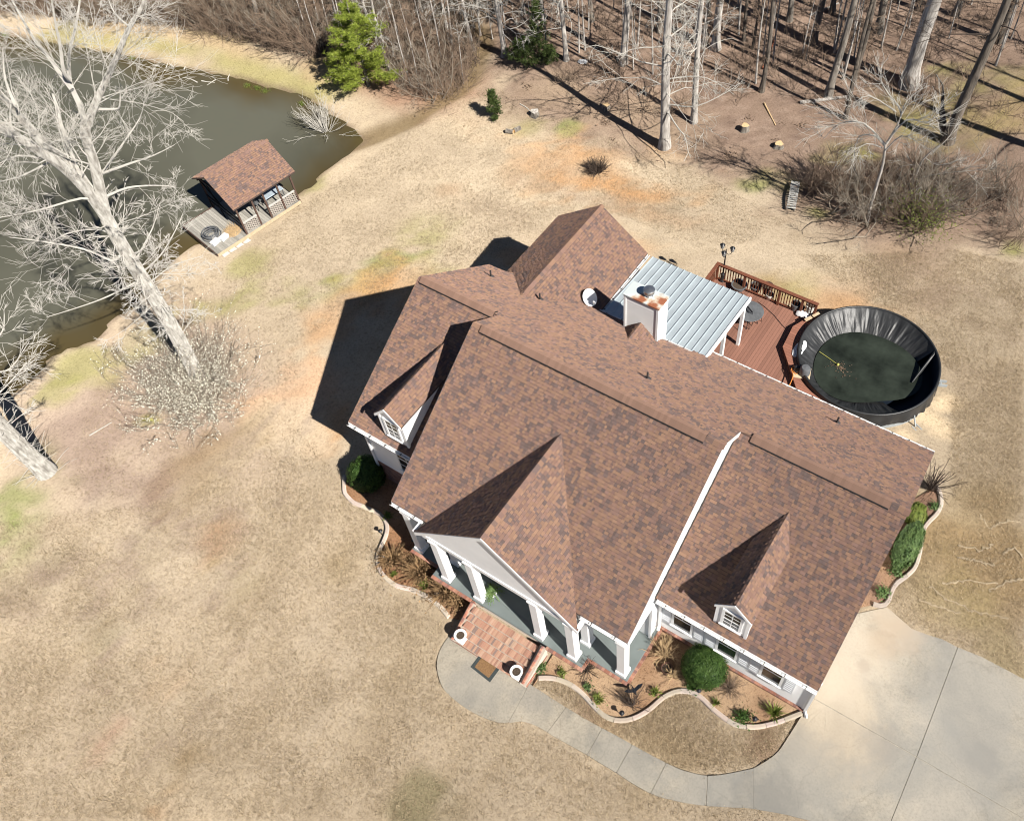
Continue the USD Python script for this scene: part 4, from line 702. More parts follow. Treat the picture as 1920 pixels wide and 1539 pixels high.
# ------------------------------------------------------------------ patio cover, deck, pool
DECK = -.12
pc = thing('patio_cover', 'ribbed grey metal patio roof on white posts behind the chimney', 'patio roof')
zR = lambda y: 3.02 - (y - 9.35) * .085
PX0, PX1, PY0, PY1 = -13.30, -8.78, 9.35, 13.32
n = 15; wd = (PX1 - PX0) / n
for i in range(n):
    a = PX0 + wd * i; m = MB(); sec = [(0, 0), (.012, .035), (.035, .035), (.047, 0), (wd * .5, -.004), (wd, 0)]
    v = np.array([[(a + x, y, zR(y) + z) for x, z in sec] for y in (PY0, PY1)]).reshape(-1, 3); k = np.arange(5); m.add(v, np.stack([k, k + 1, k + 7, k + 6], 1)); m.add(v - (0, 0, .02), np.stack([k, k + 1, k + 7, k + 6], 1)[:, ::-1]); m.build('roof_panel', 'metal_roof', pc)
fr = MB(); fr.b2((PX1 - .01, PY0 + .2, zR(PY1) - .16), (PX1 + .06, PY1 + .02, zR(PY1) - .01))
fr = MB(); fr.hexa([(PX1, PY0, zR(PY0) - .17), (PX1 + .07, PY0, zR(PY0) - .17), (PX1 + .07, PY1, zR(PY1) - .17), (PX1, PY1, zR(PY1) - .17), (PX1, PY0, zR(PY0) + .04), (PX1 + .07, PY0, zR(PY0) + .04), (PX1 + .07, PY1, zR(PY1) + .04), (PX1, PY1, zR(PY1) + .04)])
fr.b2((PX0, PY1 - .12, zR(PY1) - .2), (PX1, PY1 - .05, zR(PY1) - .03)); fr.b2((PX1 - .16, PY0, zR(PY1) - .26), (PX1 - .04, PY1 - .13, zR(PY1) - .15)); fr.each('frame', 'white_paint', pc)
for (x, y) in ((PX1 - .10, PY1 - .22), (PX1 - .10, 11.35), (PX0 + .4, PY1 - .2)):
    m = MB(); m.cbox((x - .07, y - .07, DECK), (x + .07, y + .07, zR(PY1) - .24), .008); m.build('post', 'white_paint', pc)
deck = thing('wooden_deck', 'reddish brown wooden deck with a slatted railing beside the pool', 'deck')
DX0, DX1, DY0, DY1 = -11.50, -5.2, 9.2, 16.08
PC, PR, RIMZ, PBASE = np.array([-3.81, 14.78]), 2.83, .38, -.86
n = 45; wd = (DX1 - DX0) / n; rd = np.random.default_rng(5)
for i in range(n):
    x = DX0 + wd * (i + .5); ye = DY1; dx = abs(x - PC[0])
    if dx < PR + .15: ye = PC[1] - math.sqrt((PR + .15) ** 2 - dx * dx)
    m = MB(); m.b2((x - wd / 2 + .004, DY0, DECK - .035), (x + wd / 2 - .004, ye, DECK + rd.uniform(-.002, .002)), col=np.array((0.27, 0.132, 0.092)) * rd.uniform(.82, 1.14)); m.build('board', 'deck_board', deck)
jo = MB(); jo.b2((DX0 + .05, DY0 + .1, DECK - .28), (-6.7, DY1 - .04, DECK - .05)); jo.b2((DX0, DY1 - .02, DECK - .3), (-6.68, DY1 + .03, DECK - .004)); jo.b2((DX0 - .03, DY0, DECK - .3), (DX0 - .002, DY1, DECK - .004)); jo.each('frame', 'rail_stain', deck)
# railing along the back and the short left side
RY = DY1 - .06; posts = [DX0 + .07, -10.05, -8.35, -6.95 + .22]
tr = MB(); tr.cbox((DX0 - .02, RY - .075, DECK + .96), (-6.66, RY + .085, DECK + 1.0), .006); tr.b2((DX0 + .05, RY - .02, DECK + .86), (-6.7, RY + .02, DECK + .955)); tr.b2((DX0 + .05, RY - .02, DECK + .09), (-6.7, RY + .02, DECK + .16)); tr.cbox((DX0 - .02, 14.3, DECK + .958), (DX0 + .13, RY - .08, DECK + .998), .006); tr.b2((DX0 + .03, 14.3, DECK + .86), (DX0 + .07, RY - .08, DECK + .952)); tr.b2((DX0 + .03, 14.3, DECK + .09), (DX0 + .07, RY - .08, DECK + .16)); tr.each('rail', 'rail_stain', deck)
for x in [DX0 + .07, -10.10, -8.42, -7.35, -6.74]: m = MB(); m.b2((x - .05, RY - .05, DECK - .3), (x + .05, RY + .05, DECK + .955)); m.build('rail_post', 'rail_stain', deck)
x = DX0 + .2
while x < -6.82:
    if min(abs(x - p) for p in [-10.10, -8.42, -7.35]) > .08: m = MB(); m.b2((x - .02, RY + .021, DECK + .06), (x + .02, RY + .055, DECK + .95)); m.build('baluster', 'rail_stain', deck)
    x += .125
for y in np.arange(14.4, RY - .1, .125): m = MB(); m.b2((DX0 - .005, y - .02, DECK + .06), (DX0 + .029, y + .02, DECK + .95)); m.build('baluster', 'rail_stain', deck)
# raised platform round the pool
PLZ = DECK + .30
plat = Polygon([tuple(on_z(*q, PLZ)[:2]) for q in ((1536, 589), (1509, 599), (1487, 612), (1468, 650), (1480, 686), (1494, 730), (1512, 765))] + [(-4.6, 11.6), (-3.6, 12.4)]).buffer(.01).difference(Point(*PC).buffer(PR + .02, 32))
plat = max(geoms(plat), key=lambda g: g.area)
pl = thing('pool_platform', 'low raised wooden platform wrapping the near side of the pool', 'platform')
cx0, cy0, cx1, cy1 = plat.bounds; y = cy0
while y < cy1:
    for g in geoms(plat.intersection(sbox(cx0, y + .004, cx1, y + .136))): m = MB(); m.prism(g, PLZ - .035, PLZ + rd.uniform(-.002, .002), col=np.array((0.30, 0.13, 0.085)) * rd.uniform(.85, 1.12)); m.build('board', 'deck_board', pl)
    y += .14
m = MB(); m.prism(plat.buffer(-.03), DECK + .003, PLZ - .04); m.build('skirt', 'rail_stain', pl)
for a, b in (((1536, 587), (1509, 601)),): 
    A, B = on_z(*a, PLZ + .1), on_z(*b, PLZ + .1)
    for s in (0, .53):
        m = MB(); m.beam(A + (B - A) * s, A + (B - A) * (s + .45), .14, .035, up=(0, 0, 1)); bl = m.build('loose_plank', 'bare_lumber', pl)
pool = thing('swimming_pool', 'round above ground pool under a sagging black cover', 'swimming pool', (*PC, PBASE))
H = RIMZ - PBASE; RGT = CAM[:2] - PC; angs = np.linspace(0, TAU, 241)
w_ = MB(); w_.lathe([(PR, -.05), (PR, H), (PR - .03, H), (PR - .03, .3)], n=120); w_.build('wall', 'pool_wall', pool, smooth=40)
l_ = MB(); l_.lathe([(PR - .035, H - .01), (PR - .05, H - .1), (PR - .06, H - .9), (0, H - .95)], n=120); l_.build('liner', 'navy_liner', pool, smooth=40)
rm = MB(); rm.tube(np.column_stack([np.cos(angs) * (PR + .0), np.sin(angs) * (PR + .0), np.full(241, H + .01)]), .05, 8, cap=False); rm.build('rim', 'black_tarp', pool, smooth=True)
def ang(px, py, z): p = on_z(px, py, z)[:2] - PC; return math.atan2(p[1], p[0])
A0, A1 = ang(1690, 775, RIMZ), ang(1764, 655, RIMZ)             # the stretch where the cover has slipped off the wall
nA, nR = 360, 40; aa = A1 + (A0 + TAU - A1) * np.linspace(0, 1, nA); rr = np.linspace(0, 1, nR)
Ag, Rg = np.meshgrid(aa, rr, indexing='ij')
wr = meshkit.fbm(np.stack([Ag * 16, Rg * 0.9, 0 * Ag], -1), 4, 2) - .5; wr2 = meshkit.fbm(np.stack([Ag * 45, Rg * 2, 0 * Ag], -1), 3, 6) - .5
WATZ = H - .62
rin = 1.95 + .18 * np.sin(aa * 2 + .4) + .10 * np.sin(aa * 3 + 1); edge = np.clip(np.minimum(np.arange(nA), np.arange(nA)[::-1]) / 26, 0, 1)
R_ = PR - .01 - (PR - rin[:, None]) * rr[None]; zc = H + .045 - (H + .045 - WATZ + .10) * rr[None] ** (.82 + .0 * Ag)
zc = zc + (wr * .15 + wr2 * .03) * np.sin(np.pi * np.clip(rr, 0, 1))[None] ** .7 - .10 * (1 - edge[:, None]) * rr[None]
cv = MB(); ii, jj = np.arange(nA - 1)[:, None] * nR, np.arange(nR - 1)[None]; kk = (ii + jj).ravel()
cv.add(np.stack([np.cos(Ag) * R_, np.sin(Ag) * R_, zc], -1).reshape(-1, 3), np.stack([kk, kk + 1, kk + nR + 1, kk + nR], 1)[:, ::-1]); cv.build('cover', 'black_tarp', pool, smooth=True)
# part of the cover lies on the water and holds the dark pool of rain
pd_ = MB(); th = np.linspace(0, TAU, 97)[:-1]; nr = 14; rad = np.linspace(0.001, 1, nr); outr = 2.02 + .16 * np.sin(th * 2 + .4) + .10 * np.sin(th * 3 + 1); mis = np.array([(lambda d: np.clip(1 - d, 0, 1))(abs(((t - (A0 + A1) / 2 + math.pi) % TAU) - math.pi) / ((A1 - A0) / 2)) for t in th]); outr = outr + .12 * mis
v = np.array([[(math.cos(t) * outr[i] * r, math.sin(t) * outr[i] * r, WATZ + .02 * math.sin(3 * t + 5 * r) * r) for r in rad] for i, t in enumerate(th)]).reshape(-1, 3); i, j = np.arange(96)[:, None] * nr, np.arange(nr - 1)[None]; i2 = ((np.arange(96) + 1) % 96)[:, None] * nr
pd_.add(v, np.stack([i + j, i + j + 1, i2 + j + 1, i2 + j], -1).reshape(-1, 4)); pd_.build('puddled_cover', 'tarp_puddle', pool, smooth=True)
fold = MB(); pa = np.array([math.cos(A1 - .02) * (PR - .03), math.sin(A1 - .02) * (PR - .03), H - .02]); pb = np.array([math.cos(A1 - .55) * 1.95, math.sin(A1 - .55) * 1.95, WATZ + .05])
for s in (0, .06, .12): fold.tube([pa + (0, -s, -s * .4), (pa + pb) / 2 + (0, -s, -.05 - s), pb + (0, -s * .5, 0)], [.05, .045, .03], 7)
fold.build('cover_fold', 'black_tarp', pool, smooth=True)
sk = MB(); nS = 12; hang = .55 + .35 * (meshkit.fbm(np.stack([angs * 2.2, 0 * angs, 0 * angs], -1), 3, 8)) + .0; ss = np.linspace(0, 1, nS); Ab, Sb = np.meshgrid(angs, ss, indexing='ij')
fw = (meshkit.fbm(np.stack([Ab * 13, Sb * .8, 0 * Ab], -1), 3, 9) - .5) * .22 * Sb; Rk = PR + .05 + fw + .05 * Sb; zk = H + .02 - hang[:, None] * Sb
i, j = np.arange(240)[:, None] * nS, np.arange(nS - 1)[None]; k = (i + j).ravel(); sk.add(np.stack([np.cos(Ab) * Rk, np.sin(Ab) * Rk, zk], -1).reshape(-1, 3), np.stack([k, k + 1, k + nS + 1, k + nS], 1)); sk.build('cover_skirt', 'black_tarp', pool, smooth=True)
for q in ((1776, 722), (1716, 799), (1762, 560)):
    p = G(*q); d = p[:2] - PC; d /= np.linalg.norm(d); m = MB(); a = math.atan2(d[1], d[0]); base = np.array([d[0] * (PR + .42), d[1] * (PR + .42), 0]); top = np.array([d[0] * (PR + .05), d[1] * (PR + .05), .75])
    m.box(base + (0, 0, .02), (.34, .26, .05), a); m.beam(base + (0, 0, .04), top, .05, .04); 
    for s in (-1, 1): m.box(base + np.array([-d[1], d[0], 0]) * s * .11 + (0, 0, .12), (.34, .04, .2), a)
    m.build('buttress', 'pool_wall', pool)
cd = MB(); cd.tube([np.array([-1.95, -.25, WATZ + .09]), np.array([-1.5, -.33, WATZ + .05]), np.array([-1.05, -.45, WATZ + .04])], .012, 6); cd.build('float_line', 'yellow', pool); fb = MB(); fb.tm(trimesh.creation.icosphere(2, .06).apply_translation([-1.02, -.46, WATZ + .05])); fb.build('float', 'yellow', pool, smooth=True)
lv = MB(); lr = np.random.default_rng(8)
for _ in range(90): a, r = lr.uniform(0, TAU), abs(lr.normal(0, .35)); c = np.array([-.8 + math.cos(a) * r, -.55 + math.sin(a) * r * .6, WATZ + .03]); e = lr.uniform(.02, .045); t_ = lr.uniform(0, TAU); u1 = np.array([math.cos(t_), math.sin(t_), .2]) * e; u2 = np.array([-math.sin(t_), math.cos(t_), .1]) * e * .6; lv.add([c - u1, c + u2, c + u1, c - u2], [[0, 1, 2, 3]], np.ones(3) * lr.uniform(.4, 1.1))
lv.build('floating_leaves', 'dead_leaf', pool, kind='stuff')
# lamp post with three lanterns
lp = on_z(1354, 526, DECK); t = thing('lamp_post', 'black garden lamp post with three lanterns in the deck corner', 'lamp post', lp)
m = MB(); m.lathe([(.13, 0), (.14, .06), (.09, .12), (.08, .38), (.1, .42), (.045, .5), (.035, .55), (.03, 1.75), (.045, 1.78), (.03, 1.83), (.02, 1.95), (0, 1.97)], (0, 0, 0), 16); post = m.build('post', 'black_metal', t, smooth=40)
for a in (.6, .6 + TAU / 3, .6 + 2 * TAU / 3):
    d = np.array([math.cos(a), math.sin(a), 0]); m = MB(); m.tube([d * .02 + (0, 0, 1.72), d * .14 + (0, 0, 1.62), d * .25 + (0, 0, 1.70), d * .27 + (0, 0, 1.8)], .014, 6); m.build('arm', 'black_metal', t, smooth=True)
    c = d * .27; m = MB(); m.lathe([(.03, 1.80), (.07, 1.82), (.095, 1.98), (.12, 2.0), (.05, 2.07), (.015, 2.12), (0, 2.13)], c, 10); ln = m.build('lantern', 'black_metal', t, smooth=40); g = MB(); g.lathe([(.066, 1.832), (.092, 1.972)], c * 1.0, 10); g.lathe([(.075, 1.83), (.1, 1.975)], c, 10); g.build('lantern_glass', 'lamp_glass', ln, smooth=40)
# things on the deck
def chair(loc, rz, label):
    t = thing('patio_chair', label, 'chair', loc, rz, group=None); m = MB()
    for i in range(7): m.b2((-.23, -.22 + i * .066, .42), (.23, -.22 + i * .066 + .045, .435))
    m.build('seat', 'black_metal', t); m = MB()
    for i in range(6): m.beam((-.2 + i * .08, .24, .45), (-.2 + i * .08, .33, .92), .03, .012)
    m.beam((-.24, .335, .92), (.24, .335, .92), .04, .025); m.beam((-.24, .24, .45), (.24, .24, .45), .03, .02); m.build('backrest', 'black_metal', t)
    for sx in (-1, 1):
        for sy in (-1, 1): m = MB(); m.tube([(sx * .22, sy * .2, .43), (sx * .24, sy * .25, 0)], .014, 6); m.build('leg', 'black_metal', t)
        m = MB(); m.tube([(sx * .25, -.22, .44), (sx * .26, -.2, .64), (sx * .26, .2, .66), (sx * .24, .28, .7)], .016, 6); m.build('arm', 'black_metal', t)
    return t
tb = on_z(1408, 592, DECK + .7); tb[2] = DECK; t = thing('patio_table', 'round dark metal patio table half under the metal roof', 'table', (tb[0] - .15, tb[1] + .2, DECK))
m = MB(); m.lathe([(0, .70), (.58, .70), (.6, .715), (.58, .73), (0, .73)], n=32); m.build('tabletop', 'grey_plastic', t, smooth=40)
for a in (.3, .3 + TAU / 4, .3 + TAU / 2, .3 + TAU * .75): m = MB(); m.tube([(.2 * math.cos(a), .2 * math.sin(a), .7), (.42 * math.cos(a), .42 * math.sin(a), 0)], .018, 6); m.build('leg', 'black_metal', t)
for q, rz, lb in (((1413, 600), 2.6, 'black slatted metal patio chair in the sun beside the patio table'), ((1378, 588), -.6, 'black slatted metal patio chair in the shade of the metal patio roof'), ((1392, 610), 2.2, 'black slatted metal patio chair nearest the front patio post')): c = on_z(*q, DECK); chair((c[0], c[1], DECK), rz, lb)
def pot(q, r, h, label, mt='grey_plastic', plant=None, z=DECK, cat='plant pot'):
    c = on_z(*q, z); t = thing('plant_pot', label, cat, (c[0], c[1], z)); m = MB(); m.lathe([(r * .72, 0), (r, h * .9), (r * 1.06, h * .9), (r * 1.06, h), (r * .9, h), (r * .86, h * .85), (0, h * .82)], n=20); m.build('pot', mt, t, smooth=40); s = MB(); s.lathe([(r * .865, h * .86), (0, h * .88)], n=14); s.build('soil', 'soil', t)
    if plant:
        mm = MB(); g = np.random.default_rng(int(q[0]))
        for _ in range(60): a, e = g.uniform(0, TAU), g.uniform(.15, 1.2); L = g.uniform(.15, .35); b = np.array([g.normal(0, r * .3), g.normal(0, r * .3), h * .88]); mm.tube([b, b + np.array([math.cos(a) * math.sin(e), math.sin(a) * math.sin(e), math.cos(e)]) * L], [.006, .003], 3)
        mm.build('stems', plant, t)
pot((1437, 548), .24, .45, 'dark round pot with dead stems against the deck railing', 'terracotta_dark', 'twig_brown'); pot((1442, 560), .17, .3, 'small pale pot in front of the dark pots by the railing', 'stone_pale', 'twig_brown'); pot((1416, 545), .25, .35, 'low wide dark pot between the table and the railing'); pot((1490, 580), .2, .4, 'dark grey pot near the right end of the railing'); pot((1500, 584), .16, .3, 'black pot in the corner between railing and pool', 'black_metal', 'twig_dark'); pot((1518, 583), .2, .38, 'white pot with dark soil at the pool end of the deck', 'stone_pale', 'twig_brown'); pot((1385, 541), .34, .28, 'broad grey tub on the deck behind the metal roof')
c = on_z(1506, 592, DECK); bag = trimesh.creation.icosphere(3, 1.0); bag.vertices *= (.34, .2, .13); bag.vertices += (meshkit.fbm(bag.vertices * 6, 3, 4)[:, None] - .5) * .14; m = MB(); m.tm(bag.apply_translation(c + (0, 0, .11))); m = m.build('white_bag', 'white_plastic', smooth=True); tag(m, 'crumpled white plastic bag lying on the deck by the pool', 'bag')
c = on_z(1499, 655, PLZ); sh = trimesh.creation.icosphere(3, 1.0); sh.vertices *= (.22, .48, .05); sh.vertices += (meshkit.fbm(sh.vertices * 5, 3, 4)[:, None] - .5) * .12; m = MB(); m.tm(sh.apply_translation(c + (0, 0, .05))); m = m.build('white_sheet', 'white_plastic', smooth=True); tag(m, 'folded white sheet lying between the platform and the pool cover', 'sheet')
hs = MB(); q = [(1478, 727), (1487, 705), (1484, 692), (1492, 686), (1500, 694), (1492, 701), (1486, 690), (1498, 688), (1508, 692)]; hs.tube(smooth_line([on_z(*p, PLZ + .05 + .02 * (i % 3)) for i, p in enumerate(q)], 6), .022, 7); m = hs.build('orange_hose', 'orange_hose', smooth=True); tag(m, 'orange hose looped over the pool platform', 'hose')
c = on_z(1503, 700, PLZ); t = thing('pool_pump', 'grey pool pump and filter unit on the platform by the hose', 'pump', c, .3); m = MB(); m.cbox((-.35, -.3, 0), (.35, .3, .08), .02); m.build('base', 'bare_lumber', t); m = MB(); m.lathe([(.2, .08), (.22, .12), (.22, .4), (.16, .5), (0, .52)], (.1, -.05, 0), 20); m.build('tank', 'grey_plastic', t, smooth=40); m = MB(); m.tube([(-.3, .1, .2), (-.1, .1, .2), (.1, .05, .25)], .1, 10); m.build('motor', 'black_metal', t, smooth=40)
hc = MB(); hc.tube([on_z(*p, DECK + .015) for p in ((1421, 566), (1436, 577), (1452, 592), (1466, 609), (1472, 615))], .014, 6); m = hc.build('deck_cable', 'black_metal', smooth=True); tag(m, 'thin dark cable lying across the deck boards', 'cable')
# satellite dish on the roof edge
c = on_plane(1110, 573, (0, 5.07, 6.17), (0, .716, 1)); t = thing('satellite_dish', 'white satellite dish on the roof edge left of the chimney', 'satellite dish', c)
fx = np.array([.62, -.35, .70]); fx /= np.linalg.norm(fx); sx = np.cross([0, 0, 1.], fx); sx /= np.linalg.norm(sx); sy = np.cross(fx, sx); ctr = np.array([-.12, .0, .40]); m = MB(); nr, na = 9, 36; a = np.arange(na) * TAU / na; v = np.array([[ctr + sx * math.cos(t_) * .29 * r + sy * math.sin(t_) * .36 * r + fx * (.10 * r * r) for t_ in a] for r in np.linspace(.01, 1, nr)]).reshape(-1, 3)
i, j = np.arange(nr - 1)[:, None] * na, np.arange(na)[None]; k = (j + 1) % na; f = np.stack([i + j, i + k, i + na + k, i + na + j], -1).reshape(-1, 4); m.add(v, f); m.add(v - fx * .012, f[:, ::-1]); m.build('reflector', 'white_paint', t, smooth=True)
m = MB(); m.tube([(0, 0, -.05), (0, 0, .25), ctr - fx * .02], .025, 8); m.build('mast', 'steel', t, smooth=True); m = MB(); p1 = ctr - sy * .33 + fx * .1; m.tube([p1, ctr - sy * .22 + fx * .42], .013, 6); m.build('feed_arm', 'steel', t); m = MB(); q = ctr - sy * .20 + fx * .43; m.box(q, (.1, .08, .1)); m.tube([q, q - fx * .1], .04, 10); m.build('receiver', 'white_plastic', t)
# ------------------------------------------------------------------ dock and shelter on the pond
DZ = -3.62; o = on_z(407.7, 476.7, DZ); gz_a = math.atan2(.985, .172)
dock = thing('fishing_dock', 'weathered grey plank dock with a shingle roofed shelter at the pond edge', 'dock', (o[0], o[1], DZ), gz_a)
rg = np.random.default_rng(12); DL, DD, CS, CE = 5.55, 3.42, 1.92, 5.55
n = 38
for i in range(n):
    x = DL * (i + .5) / n; m = MB(); y1 = DD if x > CS else DD * .99; m.b2((x - DL / n / 2 + .006, 0, -.035), (x + DL / n / 2 - .006, y1 + rg.uniform(-.02, .02), rg.uniform(-.004, .004)), col=np.array((0.30, 0.285, 0.25)) * rg.uniform(.7, 1.18)); m.build('plank', 'grey_timber', dock)
m = MB(); m.b2((0, -.045, -.2), (DL, -.003, -.01)); m.build('front_beam', 'bare_lumber', dock)
m = MB(); m.b2((-.045, 0, -.2), (-.004, DD, -.01)); m.b2((0, DD + .03, -.2), (DL, DD + .07, -.01)); m.b2((DL + .004, 0, -.2), (DL + .045, DD, -.01)); 
for x in (.1, 2.0, 3.7, 5.4):
    for y in (.2, 1.7, 3.3): m.b2((x - .06, y - .06, -1.9), (x + .06, y + .06, -.04))
m.each('frame', 'dark_timber', dock)
EV, RG = 2.05, 3.15
for x in (CS + .05, 2.95, 3.66, 4.58, CE - .05): m = MB(); m.b2((x - .045, .02, 0), (x + .045, .11, EV - .03)); m.build('post', 'dark_timber', dock)
for x in (CS + .05, 3.7, CE - .05): m = MB(); m.b2((x - .045, DD - .12, 0), (x + .045, DD - .03, EV - .03)); m.build('post', 'dark_timber', dock)
m = MB()
for y in (.065, DD - .075): m.b2((CS - .1, y - .04, EV - .03), (CE + .1, y + .04, EV + .09))
for x in (CS + .05, CE - .05): m.b2((x - .04, .1, EV - .02), (x + .04, DD - .1, EV + .08)); m.b2((x - .03, DD / 2 - .03, EV), (x + .03, DD / 2 + .03, RG - .1))
m.each('roof_beam', 'dark_timber', dock)
m = MB(); m.beam((CS + .02, DD - .08, EV), (CS + .02, 1.75, .95), .06, .04); m.beam((CS + .02, DD - .08, EV - .1), (CS + .02, DD - .1, 0.02), .05, .05); m.beam((CS + .02, 2.6, EV), (CS + .02, 2.1, .02), .05, .05); m.beam((CS + .02, DD - .1, .62), (CS + .02, .1, .62), .05, .05); m.beam((CS + .02, DD - .1, .95), (CS + .02, .1, .95), .06, .05); m.each('side_rail', 'grey_timber', dock)
m = MB(); m.b2((CS + .09, .15, .05), (CS + .12, 1.75, .92), col=(.36, .36, .35)); m.build('side_panel', 'grey_timber', dock)
for a, b in ((CS + .1, 2.9), (3.71, 4.53), (4.63, CE - .1)):
    m = MB(); c = (.42, .37, .32); m.b2((a, .03, .70), (b, .12, .755), col=(.45, .44, .41)); m.build('rail_cap', 'grey_timber', dock); m = MB(); s = a - .6
    while s < b:
        for sg in (1, -1):
            u0, u1 = (s, s + .62); z0, z1 = (.06, .68) if sg == 1 else (.68, .06); lo, hi = max(u0, a), min(u1, b)
            if hi - lo > .03: f = lambda u: z0 + (z1 - z0) * (u - u0) / (u1 - u0); m.beam((lo, .06 + .012 * sg, f(lo)), (hi, .06 + .012 * sg, f(hi)), .034, .008, up=(0, 1, 0), col=c)
        s += .16
    m.build('lattice', 'grey_timber', dock)
roof('shelter_roof', [(CS - .2, -.28), (CE + .2, -.28), (CE + .2, DD / 2), (CS - .2, DD / 2)], (CS - .2, -.28, EV + .02), (0, 1), (RG - EV) / (DD / 2 + .28), .09, parent=dock)
roof('shelter_roof', [(CS - .2, DD + .28), (CS - .2, DD / 2), (CE + .2, DD / 2), (CE + .2, DD + .28)], (CE + .2, DD + .28, EV + .02), (0, -1), (RG - EV) / (DD / 2 + .28), .09, parent=dock)
ridge_cap('ridge_cap', (CS - .2, DD / 2, RG + .02), (CE + .2, DD / 2, RG + .02), (0, 1), .55, dock)
def dockpt(x, y): c, s = math.cos(gz_a), math.sin(gz_a); return np.array([o[0] + c * x - s * y, o[1] + s * x + c * y, DZ])
t = thing('dock_table', 'pale blue grey table under the dock shelter', 'table', dockpt(4.55, 1.1), gz_a); m = MB(); m.cbox((-.62, -.42, .70), (.62, .42, .74), .01); m.build('tabletop', 'blue_grey_top', t)
for sx in (-1, 1):
    for sy in (-1, 1): m = MB(); m.b2((sx * .55 - .025, sy * .36 - .025, 0), (sx * .55 + .025, sy * .36 + .025, .70)); m.build('leg', 'grey_plastic', t)
t = thing('dock_chair', 'dark chair beside the table under the dock shelter', 'chair', dockpt(3.62, 1.35), gz_a + .4); m = MB(); m.cbox((-.24, -.24, .42), (.24, .24, .46), .01); m.build('seat', 'grey_plastic', t); m = MB(); m.cbox((-.27, -.24, .46), (-.22, .24, .95), .01); m.build('backrest', 'grey_plastic', t)
for sx in (-1, 1):
    for sy in (-1, 1): m = MB(); m.tube([(sx * .2, sy * .2, .42), (sx * .24, sy * .22, 0)], .018, 6); m.build('leg', 'black_metal', t)
t = thing('cable_coil', 'round coil of dark grey cable lying at the corner of the dock', 'coil', dockpt(.62, 1.45)); cr = np.random.default_rng(2)
for k in range(7): a = np.linspace(0, TAU, 33); rr_ = .24 + .045 * k; m = MB(); m.tube(np.column_stack([np.cos(a) * rr_, np.sin(a) * rr_, .05 + .11 * (k % 3) + .015 * np.sin(a * 3 + k)]), .032, 6, cap=False); m.build('loop', 'grey_plastic', t, smooth=True)
for x, y, lb in ((.42, .78, 'white box beside the cable coil on the dock'), (.95, .72, 'white folded box on the dock edge')): t_ = MB(); t_.cbox((-.24, -.15, 0), (.24, .15, .16), .015); x_ = thing('storage_box', lb, 'box', dockpt(x, y), gz_a + .2); t_.build('box', 'white_plastic', x_); l2 = MB(); l2.cbox((-.25, -.16, .162), (.25, .16, .2), .01); l2.build('lid', 'white_plastic', x_)
m = MB(); st = np.random.default_rng(4)
for _ in range(420): a, r = st.uniform(0, TAU), .42 * math.sqrt(st.uniform()); b = np.array([math.cos(a) * r, math.sin(a) * r, .02]); d = np.array([st.normal(0, .5), st.normal(0, .5), abs(st.normal(.5, .3))]); m.tube([b, b + d * .28], [.01, .004], 3)
c = dockpt(1.55, .78); m.v = [v + c for v in m.v]; q = m.build('straw_heap', 'straw'); tag(q, 'tan heap of dry straw on the dock in front of the shelter', 'straw heap')
for k in range(4):
    p = dockpt(.33 + .45 * k, -.30); z = hz(p[0], p[1]); t_ = MB(); t_.cbox((-.19, -.14, -.03), (.19, .14, .05), .012); x_ = thing('stepping_stone', ['pale paving stone nearest the near corner of the dock', 'second pale paving stone along the dock front', 'third pale paving stone along the dock front', 'pale paving stone nearest the shelter post'][k], 'paving stone', (p[0], p[1], z), gz_a + .05 * k, group='paving stones along the dock'); t_.build('stone', 'stone_pale', x_)

# ------------------------------------------------------------------ bare trees
def wander(rng, a, d, L, n, bend, lift=0.0):
    p = [np.array(a, float)]; d = np.array(d, float) / np.linalg.norm(d)
    for _ in range(n): d = d + rng.normal(0, bend, 3) + (0, 0, lift); d /= np.linalg.norm(d); p.append(p[-1] + d * L / n)
    return np.array(p)
def at_line(p, t): x = t * (len(p) - 1); i = min(int(x), len(p) - 2); f = x - i; return p[i] * (1 - f) + p[i + 1] * f, p[i + 1] - p[i]
def side_dir(rng, d, ang_):
    d = d / np.linalg.norm(d); r = rng.normal(size=3); r -= d * (r @ d); r /= np.linalg.norm(r); return d * math.cos(ang_) + r * math.sin(ang_)
def sprout(mb, rng, p, r0, level, count, length, t0=.15, lift=.05, rmin=.008, ang_=(.5, 1.15), bend=.16):
    """Side branches of a limb, and theirs in turn."""
    if level == 0: ang_ = (.25, .8)
    for _ in range(count):
        t = t0 + (1 - t0) * rng.uniform() ** .8; a, d = at_line(p, t); L = length * (1.15 - .7 * t) * rng.uniform(.55, 1.2); r = max(r0 * (1 - .75 * t) * .28, rmin)
        q = wander(rng, a, side_dir(rng, d, rng.uniform(*ang_)), L, 5 if level > 0 else 3, bend, lift); mb.tube(q, np.linspace(r, max(r * .35, rmin * .6), len(q)), 4 if level > 0 else 3, cap=False)
        if level > 0: sprout(mb, rng, q, r, level - 1, max(3, int(count * .6)) if level > 1 else rng.integers(5, 9), L * .7, .12, lift, rmin, ang_, bend)
